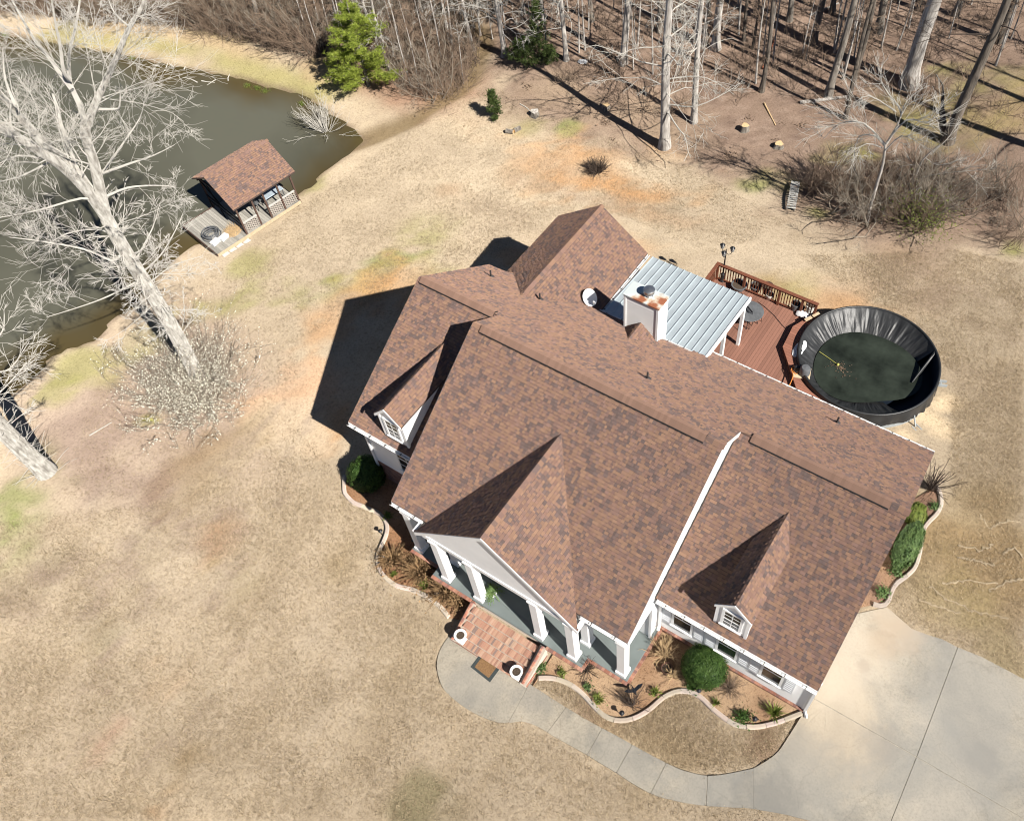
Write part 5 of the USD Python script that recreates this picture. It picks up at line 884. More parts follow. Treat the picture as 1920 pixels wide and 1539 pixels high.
def woods_tree(name, label, loc, seed, Ht, r, bark, twig, start=.3, nl=18, spread=.2, lean=(0, 0), low=0, group=None):
    rng = np.random.default_rng(seed); t = thing(name, label, 'tree', loc, 0, group=group)
    p = np.array([[lean[0] * z + .12 * math.sin(z * .5 + seed), lean[1] * z + .12 * math.cos(z * .43 + seed * 2), z - .3] for z in np.linspace(0, Ht, 16)]); p[:, :2] -= p[0, :2]
    rr = r * (1 - .86 * np.linspace(0, 1, 16) ** .9); rr[0] *= 1.45; m = MB(); m.tube(p, rr, 12); m.build('trunk', bark, t, smooth=True); b = MB()
    for k in range(nl):
        tt = start + (1 - start) * (k + rng.uniform()) / nl; a, d = at_line(p, tt); L = Ht * spread * (1.25 - tt) * rng.uniform(.7, 1.3); rl = np.clip(np.interp(tt, np.linspace(0, 1, 16), rr) * rng.uniform(.2, .42) * (1 if tt > .5 else .55), .014, .11); up = .75 if tt > .6 else rng.uniform(-.05, .5); az = rng.uniform(0, TAU); q = wander(rng, a, (math.cos(az), math.sin(az), up), L, 7, .17, .05 if tt > .5 else -.01)
        b.tube(q, np.linspace(rl, rl * .25, 8), 5, cap=False); sprout(b, rng, q, rl, 1, 6, L * .45, .2, .03, .009)
    b.build('branches', twig, t); return t
T1 = woods_tree('bare_tree', 'tall pale trunked bare tree standing alone at the edge of the back lawn', G(1246, 276), 1, 19, .30, 'bark_pale', 'twig_pale', .12, 46, .20)
T2 = woods_tree('bare_tree', 'slimmer pale bare tree just right of the tall pale lawn edge tree', G(1301, 229), 2, 17, .19, 'bark_pale', 'twig_pale', .16, 34, .2)
T3 = woods_tree('bare_tree', 'thick pale grey trunk leaning right in the open woods', G(1704, 160), 3, 22, .46, 'bark_pale', 'twig_brown', .35, 16, .2, (.02, .0))
T4 = woods_tree('bare_tree', 'dark trunked tall tree leaning right beside a broken stump at the wood edge', G(1777, 266), 4, 20, .30, 'bark_dark', 'twig_dark', .3, 18, .2, (.012, -.01))
T5 = woods_tree('bare_tree', 'brown grey trunk with dark base in front of the long fallen log', G(1552, 180), 5, 18, .23, 'bark_grey', 'twig_brown', .35, 16, .18)
T6 = woods_tree('bare_tree', 'thin dark straight trunk with few branches near the middle of the woods', G(1600, 150), 6, 17, .15, 'bark_dark', 'twig_dark', .4, 12, .16)
woods = [(T6, (1427, 172), 1.0, 'thin dark trunk left of the yellow fallen stick'), (T5, (1524, 80), .95, 'grey trunk high up in the woods beside a leaning pale log'), (T6, (1586, 222), .92, 'dark thin trunk rising behind the twisted pale bush'), (T5, (1647, 60), 1.05, 'grey brown trunk left of the thick pale leaning trunk near the top edge'),
  (T4, (1871, 78), .8, 'dark trunk near the top right corner of the wood'), (T3, (1342, 92), .6, 'pale trunk with a mossy foot behind the twin pale trees'), (T2, (1168, 120), 1.25, 'broad pale trunk in the middle distance behind the branches of the lawn edge tree'), (T2, (1062, 114), .85, 'slim pale trunk beside a white scrap on the leaves'), (T1, (946, 104), .62, 'pale trunk with greenery climbing it left of the low evergreens'),
  (T2, (886, 90), .7, 'pale thin trunk left of the ditch head'), (T2, (842, 80), .6, 'thin pale trunk among the saplings above the ditch'), (T5, (1480, 40), .8, 'grey trunk close to the top edge above the fallen sticks'), (T6, (1395, 76), .7, 'thin straight sapling right of the mossy footed trunk'), (T6, (1410, 92), .6, 'second thin sapling right of the mossy footed trunk'),
  (T5, (1236, 60), .8, 'grey trunk half hidden behind the lawn edge tree'), (T2, (1020, 40), .7, 'pale trunk near the top edge above the low evergreens'), (T5, (1110, 40), .7, 'grey trunk near the top edge left of the broad pale trunk'), (T2, (730, 132), .62, 'white barked trunk right behind the bright green pine'), (T2, (700, 66), .6, 'white barked thin trunk behind the crown of the bright green pine'), (T5, (800, 70), .6, 'brown trunk in the thicket right of the white barked pair'),
  (T5, (492, 62), .75, 'mossy greenish trunk in the thicket on the far bank'), (T5, (1790, 30), .9, 'grey trunk at the top edge right of the thick pale leaning trunk'), (T6, (1720, 20), .8, 'dark thin trunk at the top edge'), (T5, (1560, 25), .8, 'grey trunk at the top edge of the woods'), (T6, (1330, 30), .8, 'dark thin trunk at the top edge behind the twin pale trees'), (T5, (930, 25), .7, 'grey trunk at the top edge left of the evergreens')]
rt = np.random.default_rng(31)
for src, q, sc, lb in woods: dup(src, G(*q), rt.uniform(0, TAU) if src not in (T3, T4) else 0.15, lb, sc)
out_trees = [(9, 44), (13, 38), (17, 33), (20, 42), (12, 50), (5, 54), (-2, 56), (-12, 55), (24, 36), (16, 27), (-20, 52), (-28, 48), (-36, 44), (3, 47), (2.5, 36), (6, 40), (5, 32), (9, 36)]
for k, (x, y) in enumerate(out_trees): dup((T3, T5, T4, T1)[k % 4], (x, y, hz(x, y)), rt.uniform(0, TAU), 'tall bare tree deeper in the wood beyond the edge of the picture', rt.uniform(.8, 1.05), group='bare trees deeper in the wood')
def fill0(n, seed):
    poly = Polygon(Gs([(560,95),(740,110),(900,60),(1000,100),(1200,150),(1400,170),(1700,150),(1915,150),(1915,4),(620,4)])).buffer(0); rng = np.random.default_rng(seed); x0, y0, x1, y1 = poly.bounds; P = rng.uniform((x0, y0), (x1, y1), (n * 8, 2)); P = P[shapely.contains_xy(poly, P[:, 0], P[:, 1])][:n]; return np.column_stack([P, height(P[:, 0], P[:, 1])])
# thin saplings along the ditch and the thicket
sap = woods_tree('bare_sapling', 'thin pale leafless sapling by the foot of the green pine', G(772, 165), 41, 6, .05, 'bark_pale', 'twig_brown', .25, 10, .25)
for i, (q, s, lb) in enumerate([((785, 162), 1.0, 'second thin pale sapling right of the green pine'), ((815, 152), 1.1, 'thin sapling with a bent foot above the ditch'), ((760, 120), 1.3, 'tall thin sapling behind the green pine'), ((848, 92), 1.4, 'pale sapling upslope of the ditch bend'), ((868, 150), .8, 'short sapling at the ditch bend'), ((640, 70), 1.3, 'thin sapling at the left of the pine top'), ((828, 120), 1.2, 'sapling in the thicket between pine and ditch'), ((900, 60), 1.3, 'sapling beside the head of the ditch'), ((1085, 100), 1.2, 'thin sapling beside the white scrap'), ((1300, 80), 1.2, 'thin sapling between the twin pale trees'), ((1450, 120), 1.2, 'thin bare sapling left of the rusty broken trunk'), ((1505, 100), 1.0, 'thin bare sapling right of the rusty broken trunk'), ((1680, 95), 1.0, 'sapling at the foot of the thick pale trunk'), ((1600, 60), 1.1, 'sapling high in the open wood'), ((1836, 120), 1.0, 'sapling on the bright slope at the right'), ((540, 50), 1.2, 'leaning sapling in the far bank thicket'), ((300, 20), 1.2, 'sapling in the thicket over the far bank'), ((400, 35), 1.2, 'sapling over the middle of the far bank'), ((580, 85), 1.1, 'sapling at the near end of the far bank thicket')]): dup(sap, G(*q), rt.uniform(0, TAU), lb, s)
for i, p in enumerate(fill0(56, 77)): dup(sap, p, rt.uniform(0, TAU), 'thin bare sapling standing in the leaf litter of the wood', rt.uniform(.7, 1.5), group='thin bare saplings in the wood')
# the two small twisted trees in the brush at the right
def limb_px(base, pts, off=0.0):
    """Points of a limb, read from the photograph on the upright plane through the tree that faces the camera; each (px, py, metres nearer or farther)."""
    n = np.array([base[0] - CAM[0], base[1] - CAM[1], 0]); n /= np.linalg.norm(n); out = []
    for q in pts: p = on_plane(q[0], q[1], base, n); r = p - CAM; r /= np.linalg.norm(r); out.append(p + r * (off + (q[2] if len(q) > 2 else 0)))
    return np.array(out)
def limbed_tree(name, label, base, trunk, limbs, seed, bark, twig, tr_r, kids=(7, 2), klen=.55, extra=None, rmin=.009):
    rng = np.random.default_rng(seed); t = thing(name, label, 'tree', base); B = np.asarray(base, float); P = limb_px(base, trunk); P[0] = B - (0, 0, .3); P = smooth_line(P, 3); r = np.linspace(tr_r[0], tr_r[1], len(P)); r[0] *= 1.35; r[1] *= 1.12
    m = MB(); m.tube(P - B, r, 14); b = MB()
    for pts, off, r0, r1 in limbs:
        q = smooth_line(limb_px(base, pts, 0), 3); q = q + (rng.normal(0, 1, 3) * 0); w_ = np.linspace(0, 1, len(q))[:, None]; rd_ = q - CAM; rd_ /= np.linalg.norm(rd_, axis=1)[:, None]; q = q + rd_ * off * w_ - B
        (m if r0 > .12 else b).tube(q, np.linspace(r0, r1, len(q)), 10 if r0 > .12 else 6, cap=False); L = np.linalg.norm(np.diff(q, axis=0), axis=1).sum(); sprout(b, rng, q, max(r0 * .6, r1), kids[1], max(4, int(kids[0] * L / 3)), min(L * klen, 3.2), .12, .03, rmin, (.4, 1.1), .15)
    if extra: extra(b, rng, P - B)
    m.build('trunk', bark, t, smooth=True); b.build('branches', twig, t); return t
limbed_tree('twisted_tree', 'small twisted tree with pale contorted branches over the brush', G(1625, 418), [(1625, 418), (1640, 360), (1655, 310), (1660, 272)], [([(1660, 275), (1640, 255), (1610, 258), (1600, 300)], .4, .05, .012), ([(1660, 272), (1620, 232), (1575, 232), (1545, 260)], 1.0, .05, .01), ([(1662, 270), (1690, 215), (1665, 175), (1650, 150)], .6, .055, .01), ([(1662, 268), (1700, 225), (1740, 230), (1765, 200)], -1.0, .045, .01), ([(1688, 222), (1700, 190), (1730, 165)], .8, .035, .008), ([(1658, 285), (1690, 255), (1725, 270)], -1.3, .03, .008), ([(1655, 278), (1625, 270), (1590, 290)], -1.2, .03, .008), ([(1680, 210), (1630, 180), (1600, 195)], -.9, .03, .008)], 51, 'bark_pale', 'twig_pale', (.085, .05), (14, 1), .6)
limbed_tree('twisted_tree', 'thin arching tree with long pale curved branches right of the twisted one', G(1695, 372), [(1695, 372), (1715, 335), (1730, 300), (1762, 272)], [([(1728, 310), (1690, 312), (1668, 335)], .6, .025, .008), ([(1716, 335), (1770, 325), (1850, 318)], -.5, .028, .008), ([(1745, 290), (1775, 262), (1790, 240)], .5, .03, .008), ([(1735, 296), (1760, 310), (1800, 300)], -.8, .02, .008)], 52, 'bark_pale', 'twig_pale', (.06, .035), (8, 1), .6)
# the great pale tree by the pond
BT = G(383, 735)
LIMBS = [([(200,410),(165,360),(120,315),(75,285),(40,262),(0,240),(-45,212)], -1.5, .27, .12), ([(205,418),(150,331),(88,276),(55,239),(29,210),(0,177),(-40,140)], 1.5, .26, .10), ([(200,412),(186,350),(177,309),(163,265),(159,232)], -.5, .25, .19), ([(161,245),(177,199),(197,155),(219,106),(243,51),(265,15),(275,-20)], -1.5, .17, .05), ([(160,235),(150,199),(135,166),(130,144),(130,99),(141,55),(150,0)], .8, .14, .035), ([(135,168),(112,138),(97,115),(66,77),(40,33),(22,0)], 2.0, .10, .03), ([(130,150),(119,133),(113,88),(104,44),(97,0)], -2.0, .09, .025), ([(150,330),(117,243),(110,210),(99,177)], 3, .09, .05),
  ([(194,325),(243,307),(287,292),(327,272)], -1.5, .06, .012), ([(225,480),(208,488),(157,467),(73,452),(18,445)], -1.0, .07, .012), ([(195,370),(240,352),(290,348),(328,350)], 1.5, .06, .012), ([(185,380),(153,372),(73,394),(0,408)], -1.5, .065, .012), ([(258,530),(255,529),(204,555),(157,573),(87,595)], .5, .06, .012), ([(120,315),(84,299),(36,292),(0,306)], -1.0, .06, .015), ([(178,205),(215,205),(224,200),(226,170)], -1.5, .06, .02), ([(40,262),(20,235),(22,180)], 1.0, .07, .02), ([(190,330),(230,270),(262,222),(270,190)], 2.0, .05, .01), ([(210,440),(180,430),(120,440),(60,480)], 1.5, .05, .01), ([(280,560),(310,570),(345,600)], -.5, .03, .01), ([(262,515),(300,480),(330,430),(345,395)], 1.0, .045, .01), ([(270,540),(320,500),(380,480)], -.8, .035, .01), ([(250,495),(285,430),(300,380)], 0.5, .045, .01), ([(30,200),(10,150),(5,90)], 1.5, .07, .02), ([(243,51),(215,25),(200,-10)], 1.0, .045, .015), ([(100,300),(40,330),(-20,345)], 1.2, .05, .01)]
def shoots(b, rng, P):
    for _ in range(56): a, d = at_line(P, rng.uniform(.25, .98)); az = rng.uniform(0, TAU); L = rng.uniform(1.0, 2.9); q = wander(rng, a, (math.cos(az), math.sin(az), rng.uniform(-.1, .8)), L, 5, .13, .03); b.tube(q, np.linspace(.02, .007, 6), 4, cap=False); sprout(b, rng, q, .018, 1, 6, L * .4, .2, .02, .008)
limbed_tree('pond_tree', 'great pale barked bare tree leaning over the pond at the left', BT, [(383, 735), (345, 655), (300, 575), (262, 515), (228, 460), (200, 410)], [(a_, b_, c_ * .8, d_ * .8) for a_, b_, c_, d_ in LIMBS], 61, 'bark_white', 'twig_white', (.34, .235), (8, 2), .62, shoots, .0052)
B2 = G(88, 885)
def shoots2(b, rng, P):
    for _ in range(150): a, d = at_line(P, rng.uniform(.02, .8)); az = rng.uniform(0, TAU); L = rng.uniform(.5, 1.5); q = wander(rng, a, (math.cos(az), math.sin(az), rng.uniform(.3, 1.2)), L, 4, .12, .03); b.tube(q, np.linspace(.016, .006, 5), 3, cap=False)
limbed_tree('edge_tree', 'pale trunk covered with grey shoots at the left edge of the picture', B2, [(88, 885), (45, 845), (0, 800), (-60, 742), (-110, 700)], [([(-5, 805), (-30, 770), (0, 735), (20, 715), (50, 680)], -1.0, .05, .012), ([(-30, 775), (-40, 730), (-10, 700), (20, 690), (55, 640)], 1.0, .05, .012), ([(-50, 750), (-60, 700), (-20, 650), (5, 620), (8, 585)], .5, .06, .012), ([(30, 830), (10, 815), (25, 790), (60, 765)], .6, .03, .01)], 62, 'bark_white', 'twig_white', (.40, .3), (12, 1), .5, shoots2)

# ------------------------------------------------------------------ leafy plants
def leaves(mb, c, nrm, size, rng, tint=(.7, 1.25)):
    """Leaf quads at the points c, roughly facing nrm."""
    n = len(c); a = rng.normal(size=(n, 3)); nrm = nrm + rng.normal(0, .55, (n, 3)); nrm /= np.linalg.norm(nrm, axis=1)[:, None]; u = np.cross(nrm, a); u /= np.linalg.norm(u, axis=1)[:, None]; v = np.cross(nrm, u); s = size * rng.uniform(.6, 1.3, (n, 1))
    q = np.stack([c - u * s, c + v * s * .55, c + u * s, c - v * s * .55], 1).reshape(-1, 3); k = np.arange(n) * 4; mb.add(q, np.stack([k, k + 1, k + 2, k + 3], 1), np.repeat(rng.uniform(*tint, (n, 1)) * np.ones((1, 3)), 4, 0))
def clipped_bush(name, label, c, radii, seed, look='leaf_box', n=9000, size=.028, boxy=2.4, lump=.12):
    rng = np.random.default_rng(seed); t = thing(name, label, 'bush', c); d = rng.normal(size=(n, 3)); d /= np.linalg.norm(d, axis=1)[:, None]; d[:, 2] = np.where(d[:, 2] < -.75, -d[:, 2], d[:, 2]); k = (np.abs(d) ** boxy).sum(1) ** (-1 / boxy)
    w = k * (1 + lump * (meshkit.fbm(d * 2.6 + seed, 3, seed) - .5) * 2 + .05 * rng.normal(size=n)); R = np.array(radii); p = d * w[:, None] * R + (0, 0, R[2] * .92); core = trimesh.creation.icosphere(4, 1.0); e = core.vertices; kk = (np.abs(e) ** boxy).sum(1) ** (-1 / boxy); core.vertices = e * (kk * (1 + lump * (meshkit.fbm(e * 2.6 + seed, 3, seed) - .5) * 2))[:, None] * R * .93 + (0, 0, R[2] * .92)
    m = MB(); m.tm(core, (.35, .4, .35)); m.build('inner_growth', look, t, smooth=True); m = MB(); leaves(m, p, d / R, size, rng); m.build('foliage', look, t); s = MB(); s.tube([(0, 0, -.1), (0, 0, R[2])], .06, 8); s.build('stem', 'bark_grey', t); return t
clipped_bush('boxwood', 'large rounded clipped green bush in the straw mulch bed by the garage windows', G(1318, 1262), (.72, .68, .66), 71, n=11000, size=.03, boxy=2.2)
clipped_bush('boxwood', 'rounded green bush half in shadow at the left front corner of the house', G(694, 905), (.70, .68, .72), 72, n=9000, size=.034, boxy=2.2, lump=.2)
clipped_bush('side_shrub', 'large green leafy shrub beside the garage end wall', G(1695, 1033), (.42, .95, .52), 73, 'leaf_shrub', 8000, .042, 2.1, .3)
clipped_bush('side_shrub', 'yellowish green low shrub above the large shrub by the end wall', G(1713, 972), (.36, .48, .34), 74, 'leaf_lime', 2600, .04, 2.0, .35)
def tuft(q, label, h, r, n, look, seed, wd=.012, name='garden_plant', cat='plant', stiff=.9, leaf=0, twig=None, parent_z=None):
    rng = np.random.default_rng(seed); c = G(*q); c[2] += .03; t = thing(name, label, cat, c); m = MB()
    for _ in range(n):
        a, e = rng.uniform(0, TAU), abs(rng.normal(0, .55)) * stiff; b = np.array([math.cos(a), math.sin(a), 0]) * r * .25 * rng.uniform(); d = np.array([math.cos(a) * math.sin(e), math.sin(a) * math.sin(e), math.cos(e)]); L = h * rng.uniform(.6, 1.15); p = b + d * L; s = np.array([-math.sin(a), math.cos(a), 0]) * wd; mid = b + d * L * .55 + (0, 0, .04 * L); end = p + np.array([math.cos(a), math.sin(a), -.4]) * L * .2 * (e + .2)
        m.add([b - s, b + s, mid + s, mid - s, end], [[0, 1, 2], [0, 2, 3], [3, 2, 4]], np.ones(3) * rng.uniform(.65, 1.3))
    m.build('blades', look, t)
    if leaf: mm = MB(); cc = rng.normal(0, 1, (leaf, 3)) * (r * .5, r * .5, h * .25) + (0, 0, h * .5); leaves(mm, cc, cc / np.linalg.norm(cc, axis=1)[:, None] + (0, 0, .6), .04, rng); mm.build('foliage', look, t)
    return t
def twiggy(q, label, h, r, n, look, seed, cat='shrub', name='bare_shrub', spread=.55, kids=5, th=.012, c=None):
    rng = np.random.default_rng(seed); c = G(*q) if c is None else c; t = thing(name, label, cat, c); m = MB()
    for _ in range(n): a, e = rng.uniform(0, TAU), abs(rng.normal(0, spread)); d = (math.cos(a) * math.sin(e), math.sin(a) * math.sin(e), math.cos(e)); b = np.array([math.cos(a), math.sin(a), 0]) * r * .2 * rng.uniform(); L = h * rng.uniform(.65, 1.15); p = wander(rng, b, d, L, 4, .1, .01); m.tube(p, np.linspace(th, th * .45, 5), 4, cap=False); sprout(m, rng, p, th, 0, kids, L * .4, .25, .02, th * .45, (.3, .8), .12)
    m.build('stems', look, t); return t
tuft((1012, 1253), 'bright green small plant at the end of the edging by the step wall', .28, .25, 90, 'leaf_shrub', 81, .018, leaf=120)
tuft((1053, 1262), 'yellow green small plant in the straw mulch below the porch corner', .2, .2, 60, 'leaf_lime', 82, .014, leaf=60)
tuft((1102, 1289), 'small dark green plant in the middle of the straw mulch', .2, .18, 60, 'leaf_shrub', 83, .016, leaf=90)
tuft((1122, 1313), 'loose yellow green plant just inside the wavy edging', .3, .25, 70, 'leaf_lime', 84, .014, leaf=60)
tuft((1229, 1299), 'pale yellow green plant on the second curve of the edging', .26, .22, 60, 'leaf_lime', 85, .014, leaf=40)
tuft((1298, 1288), 'small dark green plant below the large clipped bush', .26, .22, 60, 'leaf_box', 86, .02, leaf=160)
tuft((1343, 1319), 'straw coloured small tuft with green tips near the edging', .26, .22, 60, 'leaf_lime', 87, .012)
tuft((1392, 1346), 'round glossy dark green plant by the path light near the right end of the bed', .3, .28, 80, 'leaf_box', 88, .02, leaf=260)
tuft((1450, 1338), 'spiky yellow green plant at the right end of the straw bed', .45, .35, 130, 'leaf_lime', 89, .014)
tuft((740, 1078), 'green sprig near the edging left of the porch', .22, .2, 50, 'leaf_lime', 90, .014); tuft((797, 1102), 'grassy green plant left of the path light by the porch', .35, .25, 90, 'leaf_lime', 91, .012); tuft((728, 968), 'low yellow green plant inside the edging near the dark bush', .2, .25, 90, 'leaf_lime', 92, .016, leaf=80)
tuft((1750, 951), 'small bright green plant in the bare part of the side bed', .22, .2, 60, 'leaf_shrub', 93, .016, leaf=120); tuft((1678, 1074), 'small green plant below the large side shrub', .3, .25, 60, 'leaf_shrub', 94, .016, leaf=220); tuft((1653, 1113), 'small dark green plant at the near end of the side bed', .3, .25, 60, 'leaf_shrub', 95, .016, leaf=260)
p = on_z(922, 1106, FLOOR + .4); t = thing('porch_fern', 'green potted fern on the porch floor beside the second column', 'plant', (p[0], p[1], FLOOR)); m = MB(); m.lathe([(.12, 0), (.17, .26), (.16, .27), (.14, .22), (0, .21)], n=16); m.build('pot', 'white_paint', t, smooth=40); fr_ = np.random.default_rng(6); m = MB()
for _ in range(46):
    a = fr_.uniform(0, TAU); L = fr_.uniform(.3, .5); q = np.array([[math.cos(a) * L * s, math.sin(a) * L * s, .25 + .3 * s - .42 * s * s] for s in np.linspace(0, 1, 7)]); s_ = np.array([-math.sin(a), math.cos(a), 0])
    for i in range(6): w_ = .055 * (1 - i / 7); m.add([q[i], q[i] + s_ * w_ + (q[i + 1] - q[i]) * .7, q[i + 1], q[i] - s_ * w_ + (q[i + 1] - q[i]) * .7], [[0, 1, 2, 3]], np.ones(3) * fr_.uniform(.8, 1.4))
m.build('fronds', 'leaf_shrub', t)
twiggy((1100, 1254), 'dark bare twiggy shrub in front of the porch corner', .75, .3, 46, 'twig_dark', 101); twiggy((1185, 1322), 'dark bare twiggy shrub beside the metal ornament', .7, .3, 40, 'twig_dark', 102); twiggy((1244, 1228), 'pale brown bare shrub in the corner between porch and garage wall', .95, .4, 60, 'straw', 103, spread=.5); twiggy((1262, 1268), 'low dry shrub at the left foot of the large clipped bush', .5, .3, 40, 'straw', 104); twiggy((1368, 1290), 'sparse olive brown shrub in front of the garage wall', .6, .4, 90, 'twig_brown', 105, spread=.8, kids=7, th=.008); twiggy((1745, 917), 'dark upright bare stems fanning out at the top of the side bed', 1.3, .4, 46, 'twig_dark', 106, spread=.6, kids=2, th=.016)
for q, s, lb, n, h in (((738, 1052), 111, 'large dry brown shrub left of the porch nearest the edging', 260, .6), ((790, 1075), 112, 'large dry brown shrub against the porch base', 340, .75), ((836, 1110), 113, 'dry olive brown shrub in front of the left porch columns', 260, .7), ((862, 1128), 114, 'dry grassy shrub beside the left wall of the brick steps', 160, .5)): tuft(q, lb, h, .8, n, 'dry_shrub', s, .02, name='dry_shrub', cat='shrub', stiff=1.2, leaf=380)
# the white flowering shrub round the foot of the great tree
fl_c = G(372, 752); t = thing('flowering_shrub', 'wide thin stemmed shrub dotted with white blossom round the great pale tree', 'shrub', fl_c); rng = np.random.default_rng(121); m, bl = MB(), MB(); tips = []
for _ in range(300):
    a = rng.uniform(0, TAU); e = abs(rng.normal(.62, .38)); L = rng.uniform(2.2, 4.3) * (1.0 if math.cos(a - 2.6) > -.2 else .8); p = wander(rng, (rng.normal(0, .75), rng.normal(0, .75), 0), (math.cos(a) * math.sin(e), math.sin(a) * math.sin(e), math.cos(e)), L * .92, 6, .17, .02); m.tube(p, np.linspace(.013, .005, 7), 3, cap=False)
    for _ in range(11):
        q, d = at_line(p, rng.uniform(.2, 1)); q2 = wander(rng, q, side_dir(rng, d, rng.uniform(.3, .9)), L * rng.uniform(.12, .3), 2, .12, .02); m.tube(q2, [.007, .006, .005], 3, cap=False); tips += [at_line(q2, s)[0] for s in rng.uniform(.1, 1, 4)]
m.build('stems', 'twig_greygreen', t); tips = np.array(tips); tips = tips[rng.random(len(tips)) < .75]; leaves(bl, tips, np.tile([0, -.3, 1.], (len(tips), 1)), .036, rng, (.8, 1.1)); bl.build('blossom', 'blossom', t, kind='stuff')
# evergreens
def conifer(q, label, Ht, R, seed, look, dens=1.0, lean=0, name='pine_tree', gap=.5, nlen=.11):
    rng = np.random.default_rng(seed); c = G(*q); t = thing(name, label, 'tree', c); m = MB(); p = np.array([[lean * z, 0, z] for z in np.linspace(-.2, Ht, 8)]); m.tube(p, np.linspace(.11 * Ht / 5, .02, 8), 8); fo = MB(); z = Ht * .10
    while z < Ht * .98:
        for k in range(rng.integers(4, 7)):
            a = rng.uniform(0, TAU); L = R * (1 - z / Ht) ** .75 * rng.uniform(.65, 1.15) + .12; b = wander(rng, (lean * z, 0, z), (math.cos(a), math.sin(a), .25), L, 5, .08, .05); m.tube(b, np.linspace(.03, .008, 6) * Ht / 5, 4, cap=False); nc = int(14 * L * dens) + 3
            for s in rng.uniform(.25, 1, nc):
                cpt, d = at_line(b, s); cpt = cpt + rng.normal(0, .06 + .05 * L, 3) * (1, 1, .5); n = 14; dirs = rng.normal(size=(n, 3)) * (1.2, 1.2, .7) + (0, 0, .35) + d / np.linalg.norm(d) * .8; dirs /= np.linalg.norm(dirs, axis=1)[:, None]; sd_ = np.cross(dirs, rng.normal(size=(n, 3))); sd_ /= np.linalg.norm(sd_, axis=1)[:, None]; w_ = .011; Ln = nlen * rng.uniform(.8, 1.5, (n, 1)); v = np.stack([cpt - sd_ * w_, cpt + sd_ * w_, cpt + dirs * Ln], 1).reshape(-1, 3); kq = np.arange(n) * 3; fo.add(v, np.stack([kq, kq + 1, kq + 2], 1), np.ones(3) * rng.uniform(.5, 1.4) * (1, 1, 1))
        z += gap * rng.uniform(.7, 1.2) * (1 - .4 * z / Ht)
    m.build('trunk', 'bark_grey', t, smooth=True); fo.build('needles', look, t); return t
conifer((692, 162), 'bright green young pine on the grassy bank above the pond', 5.6, 2.9, 131, 'needle', 3.6, gap=.62, nlen=.17)
conifer((930, 222), 'small narrow evergreen leaning on the back lawn', 1.9, .42, 132, 'needle_dark', 3.0, -.06, 'small_evergreen', .16, .09)
conifer((985, 122), 'low spreading dark evergreen at the edge of the woods', 1.7, 1.5, 133, 'needle_dark', 1.7, 0, 'small_evergreen', .25); conifer((1012, 96), 'taller thin evergreen behind the low spreading one', 3.3, .8, 134, 'needle_dark', 1.6, 0, 'small_evergreen', .3); conifer((1030, 118), 'small dark evergreen right of the low spreading one', 1.1, .6, 135, 'needle_dark', 2.0, 0, 'small_evergreen', .2)
gsh = twiggy((1722, 428), 'shrub flushed with light green in the brush at the right', 2.1, .8, 110, 'twig_brown', 136, spread=.75, kids=6, name='greening_shrub'); m = MB(); rng = np.random.default_rng(137); cc = rng.normal(0, 1, (1500, 3)) * (.75, .75, .5) + (0, 0, 1.0); cc = cc[cc[:, 2] > .1]; leaves(m, cc, np.tile([0, 0, 1.], (len(cc), 1)), .05, rng); m.build('foliage', 'leaf_lime', gsh)
# brush: heaps of leafless twigs too tangled to count
def twig_proto(seed, h, n, look):
    rng = np.random.default_rng(seed); m = MB()
    for _ in range(n): a, e = rng.uniform(0, TAU), abs(rng.normal(0, .6)); p = wander(rng, (rng.normal(0, .3), rng.normal(0, .3), 0), (math.cos(a) * math.sin(e), math.sin(a) * math.sin(e), math.cos(e)), h * rng.uniform(.5, 1.2), 4, .16, .0); m.tube(p, np.linspace(.013, .006, 5), 3, cap=False); sprout(m, rng, p, .01, 0, 4, h * .4, .2, .02, .006, (.4, 1.0), .16)
    return m
def twig_big(seed, h, n):
    rng = np.random.default_rng(seed); m = MB()
    for _ in range(n): a, e = rng.uniform(0, TAU), abs(rng.normal(0, .5)); p = wander(rng, (rng.normal(0, .25), rng.normal(0, .25), 0), (math.cos(a) * math.sin(e), math.sin(a) * math.sin(e), math.cos(e)), h * rng.uniform(.5, 1.2), 6, .16, .0); m.tube(p, np.linspace(.028, .009, 7), 4, cap=False); sprout(m, rng, p, .02, 1, 6, h * .4, .25, .02, .006, (.4, 1.0), .18)
    return m
def scatter(name, protos, pts, looks, label=None, cat=None, smin=.7, smax=1.3, seed=1, tilt=0.0):
    pi = UsdGeom.PointInstancer.Define(stage, numbered('/World', name)); tag(pi, label, cat, None, 'stuff'); rng = np.random.default_rng(seed); rel = pi.CreatePrototypesRel()
    for k, (m, lk) in enumerate(zip(protos, looks)): rel.AddTarget(m.build('piece', lk, pi.GetPrim()).GetPath())
    n = len(pts); pi.CreateProtoIndicesAttr(Vt.IntArray.FromNumpy(rng.integers(0, len(protos), n).astype(np.int32))); pi.CreatePositionsAttr(Vt.Vec3fArray.FromNumpy(np.asarray(pts, np.float32))); a = rng.uniform(0, TAU, n) / 2
    tx, ty = rng.normal(0, tilt, n), rng.normal(0, tilt, n); pi.CreateOrientationsAttr(Vt.QuathArray([Gf.Quath(Gf.Quatf(float(math.cos(x)), Gf.Vec3f(float(u), float(v), float(math.sin(x)))).GetNormalized()) for x, u, v in zip(a, tx, ty)])); s = rng.uniform(smin, smax, n); pi.CreateScalesAttr(Vt.Vec3fArray.FromNumpy(np.repeat(s[:, None], 3, 1).astype(np.float32)))
